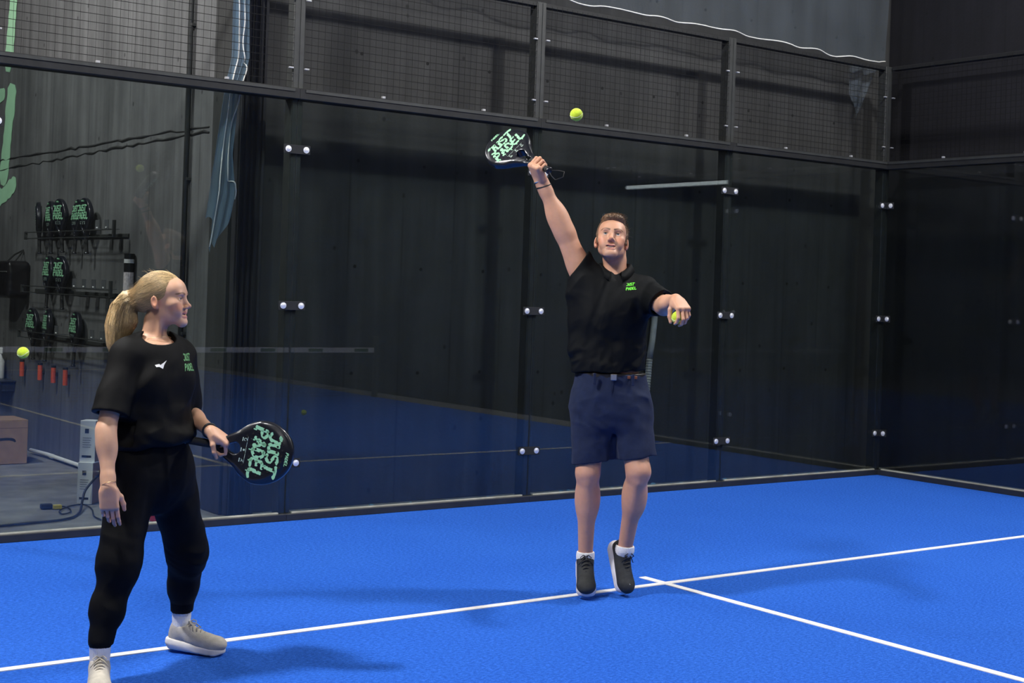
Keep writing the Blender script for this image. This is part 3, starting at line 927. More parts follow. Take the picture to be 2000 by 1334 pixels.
def stroke_strip(pts, wd, seed=0, n=5):
    """flat brush stroke: 2D verts and quads"""
    pts = np.array(pts, float)
    seg = np.linalg.norm(np.diff(pts, axis=0), axis=1); L_ = np.concatenate([[0], np.cumsum(seg)])
    k = max(4, int(len(pts) * n)); t = np.linspace(0, L_[-1], k)
    # round the corners by resampling with smoothing
    P = np.stack([np.interp(t, L_, pts[:, i]) for i in (0, 1)], 1)
    for _ in range(2):
        P[1:-1] = (P[:-2] + 2 * P[1:-1] + P[2:]) / 4
    T = np.gradient(P, axis=0); T /= np.linalg.norm(T, axis=1)[:, None] + 1e-9
    Nn = np.stack([-T[:, 1], T[:, 0]], 1)
    rr = np.random.RandomState(seed)
    ww = wd * (1 + rr.uniform(-0.14, 0.14, k)) * 0.5
    ww[0] *= 0.55; ww[-1] *= 0.5
    V = np.concatenate([P + Nn * ww[:, None], P - Nn * ww[:, None]])
    Q = np.array([[i, i + 1, k + i + 1, k + i] for i in range(k - 1)])
    return V, Q
def lettering(text, w, h, wd=0.17, slant=0.12, gap=0.64, drips=True):
    """word fitted into w x h, origin at its centre"""
    Vs = []; Qs = []; o = 0
    for i, ch in enumerate(text):
        for j, st in enumerate(GLY[ch]):
            V, Q = stroke_strip([(x + i * gap, y) for x, y in st], wd, i * 7 + j)
            Vs.append(V); Qs.append(Q + o); o += len(V)
        if drips:
            V, Q = stroke_strip([(i * gap + 0.2, 0.1), (i * gap + 0.19, -0.18 - 0.05 * (i % 3))], wd * 0.4, i + 40, 3)
            Vs.append(V); Qs.append(Q + o); o += len(V)
    V = np.concatenate(Vs); Q = np.concatenate(Qs)
    V[:, 0] += V[:, 1] * slant
    mn = V.min(0); mx = V.max(0)
    V = (V - (mn + mx) / 2) / (mx - mn) * np.array([w, h])
    return V, Q
def thicken(V3, Q, off):
    """give a flat print a hair of thickness along off"""
    n = len(V3); V = np.concatenate([V3, V3 + off])
    F = [list(q) for q in Q] + [[i + n for i in q[::-1]] for q in Q]
    return V, np.array(F)
def print_on(name, V2, Q, shape, o, right, up, dirn, m, parent, lift=0.0015, start=0.12):
    """lay a flat print on a cloth surface by marching along dirn"""
    right = unit(right); up = unit(up); dirn = unit(dirn)
    p = np.asarray(o, float) + V2[:, :1] * right + V2[:, 1:] * up - dirn * start
    for _ in range(60):
        d = shape.full(p)
        p = p + dirn * np.clip(d - lift, -0.01, 0.02)[:, None] * 0.8
    return link(name, np_mesh(name, p, Q, m, None, False), parent)

# ------------------------------------------------------------------ cloth, skin, hair materials
SKIN = vcol_material('skin', 0.48, 0.12, 0.12, 420, spec=0.45)
EYE = vcol_material('eye_ball', 0.12, 0, 0, spec=0.6, var=0.0)
BLACKT = mat('black_jersey', (0.0040, 0.0040, 0.0041), 0.62, 0, 0.2, 30, 0.35, 700, sheen=0.0, spec=0.13)
BLACKP = mat('black_sweat_cloth', (0.0030, 0.0031, 0.0036), 0.75, 0, 0.2, 30, 0.35, 600, sheen=0.0, spec=0.12)
POLO = mat('black_polo_cotton', (0.0026, 0.0034, 0.0042), 0.6, 0, 0.2, 30, 0.4, 600, sheen=0.0, spec=0.13)
NAVY = mat('navy_cotton_twill', (0.0105, 0.018, 0.050), 0.82, 0, 0.18, 24, 0.4, 500, sheen=0.04, spec=0.22)
SOCK = mat('white_sock_knit', (0.80, 0.79, 0.77), 0.9, 0, 0.06, 40, 0.5, 350)
BLONDE = vcol_material('blonde_hair', 0.42, 0, 0, spec=0.5, var=0.25)
BROWN = vcol_material('brown_hair', 0.5, 0, 0, spec=0.45, var=0.25)
MINT = mat('mint_green_print', (0.32, 0.68, 0.40), 0.6, 0, 0.05)
NEON = mat('neon_green_print', (0.16, 0.85, 0.04), 0.6, 0, 0.05)
WPRINT = mat('white_print', (0.85, 0.85, 0.85), 0.6, 0, 0.03)
LEATH = mat('black_leather', (0.012, 0.010, 0.009), 0.45, 0, 0.2)
TOOTH = mat('teeth', (0.80, 0.76, 0.70), 0.25, 0, 0.02)
GOLD = mat('gold_chain', (0.85, 0.62, 0.30), 0.3, 0.9, 0.05)
SILV = mat('silver', (0.85, 0.85, 0.85), 0.25, 0.9, 0.05)
BAND = mat('black_band', (0.012, 0.012, 0.012), 0.6)

def ring(c, n, r, rad, name, m, parent, seg=28, wob=0.0):
    """closed band around an axis"""
    n = unit(n); u = unit(np.cross(n, [0.2, 0.9, 0.3])); v = np.cross(n, u)
    ru, rv = (r if hasattr(r, '__len__') else (r, r))
    pts = [np.asarray(c) + u * ru * math.cos(a) + v * rv * math.sin(a) + n * wob * math.sin(2 * a) for a in np.linspace(0, 2 * math.pi, seg + 1)]
    return MB().tube(pts, rad, 8, False).build(name, m, parent, smooth=True)

def axes_to(n):
    """rotation whose third axis is n"""
    n = unit(n); u = unit(np.cross(n, [0.1, 0.95, 0.2])); return np.stack([u, np.cross(n, u), n], 1)

# ================================================================== the man at the service line
MAN = thing('person', 'man in black polo shirt and navy shorts reaching up with a racket', 'person', (-5.81, -2.918, 0), YAW)
MSK = (0.63, 0.335, 0.215)
def build_man():
    S = Shape()
    # torso
    S.ell((0.098, 0.11, 1.07), (0.165, 0.110, 0.13), 0.05)
    S.ell((0.098, 0.105, 1.22), (0.148, 0.100, 0.17), 0.06)
    S.ell((0.100, 0.105, 1.45), (0.172, 0.112, 0.19), 0.06)
    S.cap((-0.02, 0.11, 1.605), (0.245, 0.105, 1.585), 0.066, 0.066, 0.06)
    S.cap((0.108, 0.120, 1.60), (0.100, 0.115, 1.80), 0.064, 0.059, 0.04)
    S.cap((0.106, 0.118, 1.68), (0.01, 0.12, 1.63), 0.045, 0.05, 0.04)
    S.cap((0.106, 0.118, 1.68), (0.21, 0.115, 1.61), 0.045, 0.05, 0.04)
    for sx in (-1, 1):
        S.cap((0.098 + sx * 0.042, 0.090, 1.765), (0.106 + sx * 0.012, 0.052, 1.645), 0.012, 0.010, 0.03)
    HC = vec(0.080, 0.085, 1.862); HR = rotm('Z', -0.06) @ rotm('Y', 0.05) @ rotm('X', -0.38); HS = 1.05
    add_head(S, HC, HR, HS, False, 0.0062)
    # raised arm
    sh, el, wr = vec(-0.045, 0.12, 1.625), vec(-0.164, 0.10, 1.895), vec(-0.298, 0.055, 2.162)
    S.cap(sh, el, 0.062, 0.052, 0.03)
    S.ell(sh * 0.55 + el * 0.45 + vec(0.012, 0.01, -0.01), (0.056, 0.052, 0.085), 0.03, 'u', rotm('Y', -0.42))
    S.cap(el, wr, 0.049, 0.031, 0.03)
    S.ell(el * 0.72 + wr * 0.28, (0.056, 0.050, 0.100), 0.03, 'u', rotm('Y', -0.43))
    S.ecap(el * 0.2 + wr * 0.8, wr, 0.035, 0.034, 0.80, (0.3, 0.9, 0.3), 0.02)
    ax = RACK_M
    f = unit(wr - el); d = unit(f + vec(-0.25, 0, -0.05)); d = unit(d - (d @ ax) * ax * 0.8)
    pn = np.cross(ax, d)
    add_hand(S, wr, d, pn, ax, 1.12, [(78, 78, 45), (84, 80, 48), (86, 80, 48), (86, 76, 48)], [(0.75, 0.55, 0.40), (0.35, 0.50, 0.80), (-0.25, 0.40, 0.90)])
    # other arm, holding a ball low in front
    sh2, el2, wr2 = vec(0.255, 0.105, 1.595), vec(0.352, -0.09, 1.535), vec(0.392, -0.315, 1.570)
    S.cap(sh2, el2, 0.060, 0.046, 0.03)
    S.cap(el2, wr2, 0.045, 0.029, 0.03)
    S.ell(el2 * 0.72 + wr2 * 0.28, (0.046, 0.090, 0.043), 0.03, 'u', rotm('Z', -0.17))
    S.frame()
    d2 = unit(vec(0.30, -0.62, -0.45)); pn2 = unit(vec(-0.18, 0.42, -0.88)); s2 = np.cross(pn2, d2)
    add_hand(S, wr2, d2, pn2, s2, 1.02, [(38, 52, 38), (36, 54, 40), (38, 54, 40), (42, 54, 40)], [(0.45, 0.60, 0.75), (0.10, 0.62, 0.85), (-0.10, 0.70, 0.70)], (0.14, 0.05, -0.05, -0.14))
    # legs
    for hip, kn, an, toe in ((vec(0.02, 0.11, 1.03), vec(-0.004, 0.065, 0.650), vec(0.0, 0.140, 0.200), vec(0.0, 0.085, 0.135)),
                             (vec(0.185, 0.11, 1.03), vec(0.256, 0.010, 0.672), vec(0.207, 0.155, 0.240), vec(0.222, 0.115, 0.165))):
        S.cap(hip, kn, 0.088, 0.062, 0.04)
        S.cap(kn, an, 0.056, 0.037, 0.03)
        S.ell(kn + vec(0, -0.026, 0.0), (0.036, 0.034, 0.042), 0.02)
        S.cap(kn + vec(0, -0.030, -0.055), kn * 0.35 + an * 0.65 + vec(0, -0.018, 0), 0.020, 0.014, 0.03)
        S.ell(kn * 0.70 + an * 0.30 + vec(0.004, 0.020, 0), (0.064, 0.056, 0.115), 0.04)
        S.ell(an + vec(0, 0, 0.0), (0.039, 0.038, 0.03), 0.02)
    def tint(V):
        base = np.tile(np.array([MSK]), (len(V), 1))
        n = vnoise(V * 22)[:, None]
        base = base * (1 + 0.05 * n)
        leg = np.clip((0.75 - V[:, 2]) / 0.1, 0, 1)[:, None]
        base = base * (1 - leg) + base * np.array([[0.96, 0.93, 0.92]]) * leg
        # knees and elbow a little redder
        for c in ((-0.004, 0.03, 0.65), (0.256, -0.02, 0.672), (-0.15, 0.12, 1.88)):
            a = np.clip(1 - np.linalg.norm(V - np.array(c), axis=1) / 0.06, 0, 1)[:, None] * 0.5
            base = base * (1 - a) + np.array([[0.56, 0.27, 0.21]]) * a
        # nails and knuckles of the hands stay skin; face on top
        near = np.linalg.norm(V - HC, axis=1) < 0.17
        out = base.copy()
        out[near] = face_tint(V[near], HC, HR, HS, MSK, (0.50, 0.20, 0.17), (0.10, 0.05, 0.028), base[near])
        q = ((V - HC) @ HR) / HS
        stub = np.clip((-0.055 - q[:, 2]) / 0.02, 0, 1) * (q[:, 2] > -0.13) * near * np.clip((0.02 - q[:, 1]) / 0.03, 0, 1)
        lipm = ((q[:, 0] / 0.025) ** 2 + ((q[:, 2] + 0.070) / 0.016) ** 2) > 1
        a = (stub * lipm * 0.30)[:, None]
        return out * (1 - a) + np.array([[0.26, 0.16, 0.12]]) * a
    grow('body', S, [((-0.062, -0.09, 1.655), (0.242, 0.31, 2.05), 0.0015),
                     ((-0.50, -0.16, 1.62), (-0.060, 0.32, 2.36), 0.0028),
                     ((0.240, -0.54, 1.36), (0.56, 0.30, 1.74), 0.0026),
                     ((-0.20, -0.12, 0.72), (0.45, 0.36, 1.66), 0.006),
                     ((-0.16, -0.14, 0.0), (0.42, 0.36, 0.726), 0.0036)], SKIN, MAN, tint)
    add_eyes(MAN, HC, HR, HS, (-0.06, -0.97, 0.28), (0.05, 0.07, 0.08), EYE)
    T = Shape().frame(HC, HR, HS).ell((0, -0.0735, -0.0668), (0.0205, 0.0130, 0.0040), 0.002)
    grow('teeth', T, [(HC - 0.13, HC + 0.13, 0.0012)], TOOTH, MAN)
    # hair
    H = Shape().frame(HC, HR, HS)
    H.ell((0, 0.016, 0.040), (0.0800, 0.1000, 0.0870), 0.02)
    H.ell((0, -0.050, 0.094), (0.058, 0.048, 0.028), 0.025)
    H.ell((0, 0.070, 0.0), (0.070, 0.045, 0.060), 0.03)
    H.ell((0, -0.110, 0.020), (0.062, 0.070, 0.056), 0.014, 's')
    H.box((0, -0.02, -0.085), (0.12, 0.09, 0.062), 0.01, 0.015, 's')
    H.box((0, 0.05, -0.13), (0.12, 0.12, 0.07), 0.01, 0.02, 's')
    for s in (-1, 1):
        H.ell((s * 0.080, 0.016, -0.016), (0.020, 0.024, 0.034), 0.006, 's')
        H.cap((s * 0.070, -0.016, 0.03), (s * 0.0705, -0.014, -0.018), 0.008, 0.005, 0.008)
    H.frame()
    H.post = lambda p: vnoise(((p - HC) @ HR) * np.array([260, 110, 260])) * 0.0016
    hv, hq = surface(H, HC - 0.15, HC + 0.17, 0.0024)
    rs = np.random.RandomState(2)
    def htint(V):
        n = vnoise(((V - HC) @ HR) * np.array([300, 60, 200]))[:, None]
        return np.clip(np.array([[0.165, 0.095, 0.052]]) * (1 + 0.5 * n), 0.005, 1)
    hair = link('hair', np_mesh('hair', hv, hq, BROWN, htint(hv)), MAN)
    q = ((hv - HC) @ HR) / HS
    g = q - np.array([0, 0.016, 0.03]); g /= np.linalg.norm(g, axis=1)[:, None]
    pick = rs.choice(len(hv), 2600)
    paths = []; cols = []
    for i in pick:
        if q[i, 1] < -0.050 and q[i, 2] < 0.082: continue
        nrm = g[i]; flow = np.array([0.25 * rs.randn() + 0.3, -0.6 if q[i, 2] > 0.05 else 0.3, 0.10 if q[i, 2] > 0.07 else -0.6])
        L_ = (0.016 if q[i, 2] > 0.06 else 0.009) * rs.uniform(0.7, 1.3)
        a = q[i] - nrm * 0.003
        b = a + (nrm * 0.42 + flow * 0.7) * L_ * 0.5; c = a + (nrm * 0.16 + flow * 1.4) * L_
        paths.append([HR @ (x * HS) + HC for x in (a, b, c)])
        cols.append(np.array([0.22, 0.125, 0.068]) * rs.uniform(0.5, 1.6))
    tag(strands('hair_strands', paths, 0.0007, BROWN, hair, cols), kind='stuff')
    # polo shirt
    P = Shape()
    P.ecap((0.092, 0.108, 1.53), (0.086, 0.108, 1.10), 0.183, 0.190, 0.70, (0, 1, 0), 0.05)
    P.ell((0.100, 0.075, 1.47), (0.165, 0.105, 0.13), 0.06)
    P.cap((-0.04, 0.115, 1.612), (0.250, 0.110, 1.592), 0.076, 0.076, 0.06)
    P.cap((0.106, 0.118, 1.655), (0.00, 0.12, 1.635), 0.052, 0.058, 0.05)
    P.cap((0.106, 0.118, 1.655), (0.22, 0.115, 1.61), 0.052, 0.058, 0.05)
    P.cap(sh + vec(0.03, 0, -0.05), sh + (el - sh) * 0.75, 0.098, 0.072, 0.06)
    P.cap(sh2, sh2 + (el2 - sh2) * 1.0, 0.084, 0.072, 0.05)
    P.cap((-0.08, 0.11, 1.56), (-0.09, 0.11, 1.30), 0.05, 0.03, 0.06)
    P.cut((-0.78, 0, 0.62), (-0.100, 0.11, 1.718))
    P.box(vec(0.340, -0.045, 1.552) + unit(vec(0.62, -0.62, -0.42)) * 0.10, (0.13, 0.13, 0.10), 0.004, 0.004, 's', axes_to(vec(0.62, -0.62, -0.42)))
    P.cap(sh + (el - sh) * 0.1, sh + (el - sh) * 1.2, 0.066, 0.058, 0.006, 's')
    P.cap(sh2 + (el2 - sh2) * 0.45, sh2 + (el2 - sh2) * 1.5, 0.064, 0.056, 0.006, 's')
    P.cut((0.06, 0, -1), (0.08, 0.1, 1.186))
    P.ecap((0.083, 0.108, 1.22), (0.082, 0.108, 1.0), 0.170, 0.174, 0.66, (0, 1, 0), 0.006, 's')
    P.cap((0.106, 0.115, 1.60), (0.098, 0.095, 1.86), 0.064, 0.066, 0.01, 's')
    P.cap((0.108, 0.02, 1.668), (0.103, 0.03, 1.80), 0.012, 0.075, 0.012, 's')
    f1 = folds(0.0090, (9, 9, 4.5), rotm('Y', 0.35))
    f2 = folds(0.0065, (14, 9, 20), rotm('Y', -0.7), 4.0)
    P.post = lambda p: f1(p) + f2(p) * np.clip((1.5 - p[:, 2]) / 0.3, 0.2, 1)
    shirt = grow('polo_shirt', P, [((-0.27, -0.16, 1.13), (0.46, 0.34, 1.86), 0.0045)], POLO, MAN, pad=0.02)
    # collar: a folded band around the neck, open in a V at the throat
    cb = []
    nA = 34
    for i in range(nA + 1):
        a = math.radians(-160 + 320 * i / nA)               # 0 = nape
        ca, sa = math.cos(a), math.sin(a)
        fr = max(0, -ca) ** 1.5
        base = vec(0.106 + 0.068 * sa, 0.108 + 0.070 * ca, 1.706 - 0.034 * fr)
        top = vec(0.105 + 0.071 * sa, 0.106 + 0.074 * ca, 1.744 - 0.052 * fr)
        out = vec(0.106 + 0.104 * sa, 0.110 + (0.096 + 0.034 * fr) * ca, 1.712 - 0.060 * fr)
        out2 = out - vec(0.006 * sa, 0.006 * ca, 0.003)
        cb.append([base, top + vec(0, 0, 0.004), top + vec(0.012 * sa, 0.012 * ca, 0.003), out, out2])
    cv = np.array(cb).reshape(-1, 3); w5 = 5
    cq = np.array([[i * w5 + j, i * w5 + (j + 1) % w5, (i + 1) * w5 + (j + 1) % w5, (i + 1) * w5 + j] for i in range(nA) for j in range(w5)])
    link('collar', np_mesh('collar', cv, cq, POLO), shirt)
    V2, Q = lettering('JUST', 0.046, 0.018, 0.2)
    V3, Q3 = lettering('PADEL', 0.056, 0.018, 0.2)
    print_on('chest_logo', np.concatenate([V2 + [0, 0.011], V3 - [0, 0.011]]), np.concatenate([Q, Q3 + len(V2)]), P, (0.184, 0.0, 1.628), (1, 0, 0.12), (-0.12, 0, 1), (0.05, 1, 0), NEON, shirt)
    # shorts
    B = Shape()
    B.ecap((0.098, 0.112, 1.17), (0.108, 0.112, 1.00), 0.182, 0.208, 0.70, (0, 1, 0), 0.04)
    B.ecap((0.020, 0.112, 1.02), (0.020, 0.085, 0.62), 0.120, 0.104, 0.98, (0, 1, 0), 0.05)
    B.ecap((0.195, 0.112, 1.02), (0.264, 0.035, 0.64), 0.120, 0.096, 0.98, (0, 1, 0), 0.035)
    B.cut((0.15, 0, -1), (0.0, 0.1, 0.706))
    B.cut((0, 0, 1), (0.0, 0.1, 1.166))
    B.cap((0.020, 0.087, 0.76), (0.020, 0.080, 0.50), 0.086, 0.090, 0.006, 's')
    B.cap((0.252, 0.050, 0.78), (0.272, 0.026, 0.56), 0.080, 0.080, 0.006, 's')
    B.cap((0.128, -0.06, 0.60), (0.122, -0.06, 0.87), 0.020, 0.010, 0.02, 's')
    B.cap((0.128, 0.02, 0.60), (0.122, 0.02, 0.87), 0.030, 0.012, 0.02, 's')
    B.cap((0.128, 0.12, 0.60), (0.122, 0.12, 0.87), 0.030, 0.012, 0.02, 's')
    fs1 = folds(0.0048, (7, 7, 14), rotm('Y', 0.3), 1.7); fs2 = folds(0.0032, (16, 10, 9), np.eye(3), 7.7)
    B.post = lambda p: fs1(p) + fs2(p)
    sho = grow('shorts', B, [((-0.15, -0.12, 0.62), (0.42, 0.36, 1.20), 0.0045)], NAVY, MAN, pad=0.02)
    st = MB()
    st.tube([(0.096, -0.033, 1.150), (0.100, -0.036, 1.10), (0.106, -0.026, 1.03), (0.110, 0.01, 0.96)], 0.0022, 5).build('fly_seam', NAVY, sho)
    for x in (0.012, 0.21):
        MB().bbox(x - 0.007, x + 0.007, -0.041, -0.028, 1.118, 1.176, 0.002).build('belt_loop', NAVY, sho)
    # belt
    Bt = Shape()
    Bt.ecap((0.098, 0.112, 1.20), (0.100, 0.112, 1.08), 0.186, 0.186, 0.70, (0, 1, 0), 0.04)
    Bt.cut((0, 0, -1), (0, 0, 1.140), 0.003); Bt.cut((0, 0, 1), (0, 0, 1.176), 0.003)
    belt = grow('belt', Bt, [((-0.15, -0.10, 1.10), (0.34, 0.32, 1.21), 0.004)], LEATH, MAN)
    MB().bbox(0.094, 0.126, -0.040, -0.030, 1.142, 1.174, 0.003).build('buckle', SILV, belt)
    for x in (0.19, 0.225):
        MB().bbox(x - 0.008, x + 0.008, -0.012, 0.0, 1.150, 1.166, 0.002).build('belt_stud', mat('tan_leather', (0.16, 0.05, 0.02), 0.5), belt)
    # socks and shoes
    SHB = (mat('black_shoe_mesh', (0.018, 0.020, 0.021), 0.7, 0, 0.3, 60, 0.5, 500), mat('pale_grey_foam', (0.66, 0.64, 0.66), 0.6, 0, 0.05, 30), BAND, WPRINT)
    an = vec(0.0, 0.140, 0.200)
    Rr = rotm('Z', 0.03) @ rotm('X', 0.47)
    K = Shape(); K.cap(an + Rr @ vec(0, -0.03, -0.045), an, 0.040, 0.046, 0.01); K.cap(an, an + vec(0, -0.004, 0.055), 0.046, 0.0455, 0.01); K.cut((0, 0, 1), an + vec(0, 0, 0.026))
    K.post = lambda p: 0.0012 * np.sin(np.arctan2(p[:, 1] - 0.14, p[:, 0]) * 40)
    grow('sock', K, [((-0.07, 0.06, 0.06), (0.07, 0.22, 0.26), 0.0028)], SOCK, MAN)
    Rr = rotm('Z', 0.03) @ rotm('X', 0.47)
    shoe(MAN, an - Rr @ vec(0, 0.074, 0.102) , Rr, 1.04, SHB)
    an2 = vec(0.207, 0.155, 0.240)
    t = unit(vec(0.17, -0.38, -0.62)); u = vec(0.42, -0.60, 0.48); u = unit(u - (u @ t) * t)
    R2 = np.stack([np.cross(-t, u), -t, u], 1)
    K2 = Shape(); K2.cap(an2 + R2 @ vec(0.0, -0.035, -0.045), an2, 0.038, 0.047, 0.01); K2.cap(an2, an2 + vec(0.004, -0.008, 0.055), 0.049, 0.046, 0.01); K2.cut((0.05, -0.05, 1), an2 + vec(0, 0, 0.022))
    K2.post = lambda p: 0.0012 * np.sin(np.arctan2(p[:, 1] - 0.155, p[:, 0] - 0.207) * 40)
    grow('sock', K2, [((0.12, 0.05, 0.08), (0.30, 0.24, 0.32), 0.0028)], SOCK, MAN)
    t = unit(vec(0.17, -0.38, -0.62)); u = vec(0.42, -0.60, 0.48); u = unit(u - (u @ t) * t)
    R2 = np.stack([np.cross(-t, u), -t, u], 1)
    shoe(MAN, an2 - R2 @ vec(0, 0.070, 0.105), R2, 1.02, SHB)
    # wrist bands
    ring(wr - f * 0.030, f + vec(0.15, 0, 0), (0.0370, 0.0335), 0.0042, 'wrist_band', BAND, MAN)
    ring(wr + f * 0.006, f, (0.0375, 0.0335), 0.0036, 'bead_bracelet', SILV, MAN)
    return dict(wr=wr, d=d, pn=pn, wr2=wr2, d2=d2, pn2=pn2, s2=s2)

RACK_M = unit(vec(-0.68, 0.60, 0.38))
man_info = build_man()

# ================================================================== the woman at the left
WOMAN = thing('person', 'blonde woman with ponytail in black t-shirt and joggers holding a racket low', 'person', (-8.469, -3.255, 0), YAW)
WSK = (0.66, 0.375, 0.245)
def build_woman():
    TC = vec(0.086, 0.265, 0.0); TR = rotm('Z', math.radians(54))
    def tw(x, y, z): return TR @ vec(x, y, z) + TC
    S = Shape().frame(TC, TR)
    S.ell((0, 0.0, 0.84), (0.155, 0.110, 0.12), 0.05)
    S.ell((0, 0.0, 1.00), (0.118, 0.085, 0.15), 0.05)
    S.ell((0, 0.005, 1.17), (0.140, 0.090, 0.15), 0.05)
    S.cap((-0.130, 0.01, 1.290), (0.130, 0.01, 1.290), 0.046, None, 0.05)
    S.ell((0.0, -0.034, 1.282), (0.100, 0.052, 0.062), 0.04)
    S.frame()
    HC = vec(0.114, 0.272, 1.502); HR = rotm('Z', math.radians(84)) @ rotm('X', -0.10); HS = 0.93
    S.cap(tw(0, 0.022, 1.28), HC + vec(-0.030, 0, -0.085), 0.050, 0.047, 0.03)
    S.cap(tw(0, 0.02, 1.335), tw(-0.10, 0.015, 1.30), 0.030, 0.040, 0.03)
    S.cap(tw(0, 0.02, 1.335), tw(0.10, 0.015, 1.30), 0.030, 0.040, 0.03)
    S.cap(HC + vec(0.0, -0.040, -0.065), tw(-0.015, -0.035, 1.305), 0.010, 0.008, 0.018)
    add_head(S, HC, HR, HS, True, 0.0036)
    # near arm hangs at the side
    sh, el, wr = tw(-0.158, 0.0, 1.275), vec(-0.030, 0.035, 0.995), vec(0.006, -0.030, 0.782)
    S.cap(sh, el, 0.046, 0.036, 0.03)
    S.cap(el, wr, 0.036, 0.0235, 0.02)
    S.ell(el * 0.74 + wr * 0.26, (0.040, 0.040, 0.075), 0.02, 'u', rotm('Y', -0.15))
    S.ecap(el * 0.15 + wr * 0.85, wr, 0.026, 0.025, 0.75, (0, 1, 0), 0.02)
    add_hand(S, wr, vec(0.10, -0.02, -1), vec(-0.15, 1, -0.05), vec(1, 0.15, 0.1), 0.90,
             [(14, 20, 14), (18, 24, 16), (22, 28, 18), (26, 30, 20)], [(0.60, 0.75, 0.30), (0.25, 0.95, 0.25), (0.05, 0.95, 0.35)], (0.03, 0.0, -0.02, -0.05))
    # far arm reaches forward to the racket handle
    sh2, el2, wr2 = tw(0.150, 0.01, 1.270), vec(0.180, 0.470, 1.030), vec(0.322, 0.262, 0.978)
    S.cap(sh2, el2, 0.046, 0.037, 0.03)
    S.cap(el2, wr2, 0.037, 0.0245, 0.02)
    S.ell(el2 * 0.74 + wr2 * 0.26, (0.036, 0.072, 0.038), 0.02, 'u', rotm('Z', 0.55))
    d2 = unit(vec(0.80, 0.22, -0.56)); pn2 = vec(-0.45, 0.30, -0.84); pn2 = unit(pn2 - (pn2 @ d2) * d2); s2 = np.cross(pn2, d2)
    add_hand(S, wr2, d2, pn2, s2, 0.90, [(50, 80, 50), (66, 84, 52), (74, 84, 52), (80, 82, 52)], [(0.72, 0.62, 0.45), (0.30, 0.75, 0.60), (-0.05, 0.80, 0.60)])
    # legs, hidden in the joggers
    LG = ((tw(-0.085, 0.005, 0.83), vec(0.014, 0.110, 0.460), vec(-0.025, 0.035, 0.150), vec(0.02, -0.05, 0.06)),
          (tw(0.085, 0.005, 0.83), vec(0.188, 0.490, 0.440), vec(0.148, 0.590, 0.165), vec(0.22, 0.565, 0.07)))
    for hip, kn, an, toe in LG:
        S.cap(hip, kn, 0.078, 0.052, 0.04); S.cap(kn, an, 0.050, 0.033, 0.03)
    def tint(V):
        base = np.tile(np.array([WSK]), (len(V), 1)) * (1 + 0.04 * vnoise(V * 24)[:, None])
        # fingers a little pinker than the arm
        for c in (wr + vec(0.02, 0, -0.14), wr2 + d2 * 0.09):
            a = np.clip(1 - np.linalg.norm(V - c, axis=1) / 0.07, 0, 1)[:, None] * 0.5
            base = base * (1 - a) + np.array([[0.60, 0.30, 0.25]]) * a
        near = np.linalg.norm(V - HC, axis=1) < 0.15
        out = base.copy()
        out[near] = face_tint(V[near], HC, HR, HS, WSK, (0.52, 0.19, 0.18), (0.20, 0.11, 0.06), base[near])
        return out
    grow('body', S, [((-0.06, 0.14, 1.300), (0.28, 0.42, 1.66), 0.0014),
                     ((-0.12, -0.14, 0.56), (0.110, 0.115, 1.14), 0.0024),
                     ((0.172, 0.16, 0.82), (0.50, 0.56, 1.10), 0.0022),
                     ((-0.12, 0.10, 0.55), (0.235, 0.55, 1.31), 0.006),
                     ((-0.12, -0.06, 0.08), (0.30, 0.68, 0.556), 0.006)], SKIN, WOMAN, tint)
    add_eyes(WOMAN, HC, HR, HS, (0.0, -0.99, 0.05), (0.06, 0.09, 0.11), EYE)
    T = Shape().frame(HC, HR, HS).ell((0, -0.0735, -0.0676), (0.0215, 0.0115, 0.0030), 0.002)
    grow('teeth', T, [(HC - 0.12, HC + 0.12, 0.0011)], TOOTH, WOMAN)
    # hair: cap drawn back to a ponytail
    H = Shape().frame(HC, HR, HS)
    H.ell((0, 0.018, 0.040), (0.0800, 0.1020, 0.0885), 0.02)
    H.ell((0, 0.075, 0.005), (0.066, 0.045, 0.055), 0.04)
    H.cap((0, 0.09, 0.01), (0, 0.128, 0.006), 0.045, 0.022, 0.03)
    H.ell((0, -0.112, -0.020), (0.105, 0.092, 0.101), 0.010, 's')
    H.box((0, -0.02, -0.115), (0.12, 0.085, 0.072), 0.01, 0.02, 's')
    H.box((0, 0.06, -0.15), (0.12, 0.12, 0.085), 0.01, 0.03, 's')
    for s in (-1, 1):
        H.ell((s * 0.086, 0.014, -0.010), (0.018, 0.023, 0.033), 0.006, 's')
    H.frame()
    pc = np.array([HC + HR @ (vec(0, 0.125, 0.006) * HS), (-0.036, 0.275, 1.500), (-0.058, 0.274, 1.455), (-0.066, 0.272, 1.390), (-0.070, 0.268, 1.325), (-0.076, 0.262, 1.262)])
    pr_ = [0.020, 0.030, 0.040, 0.044, 0.034, 0.010]
    H.chain([p for p in pc], pr_, 0.025)
    H.chain([vec(-0.025, 0.275, 1.475), vec(-0.030, 0.272, 1.41), vec(-0.040, 0.265, 1.35)], [0.028, 0.035, 0.014], 0.02)
    def hp(p):
        q = (p - HC) @ HR
        n = vnoise(q * np.array([150, 40, 150])) * 0.0009
        pt = p[:, 0] < -0.020
        m = vnoise(p * np.array([130, 130, 20])) * 0.0028
        return np.where(pt, m, n)
    H.post = hp
    hv, hq = surface(H, (-0.18, 0.16, 1.20), (0.24, 0.39, 1.64), 0.0024)
    gold = np.array([0.60, 0.435, 0.225])
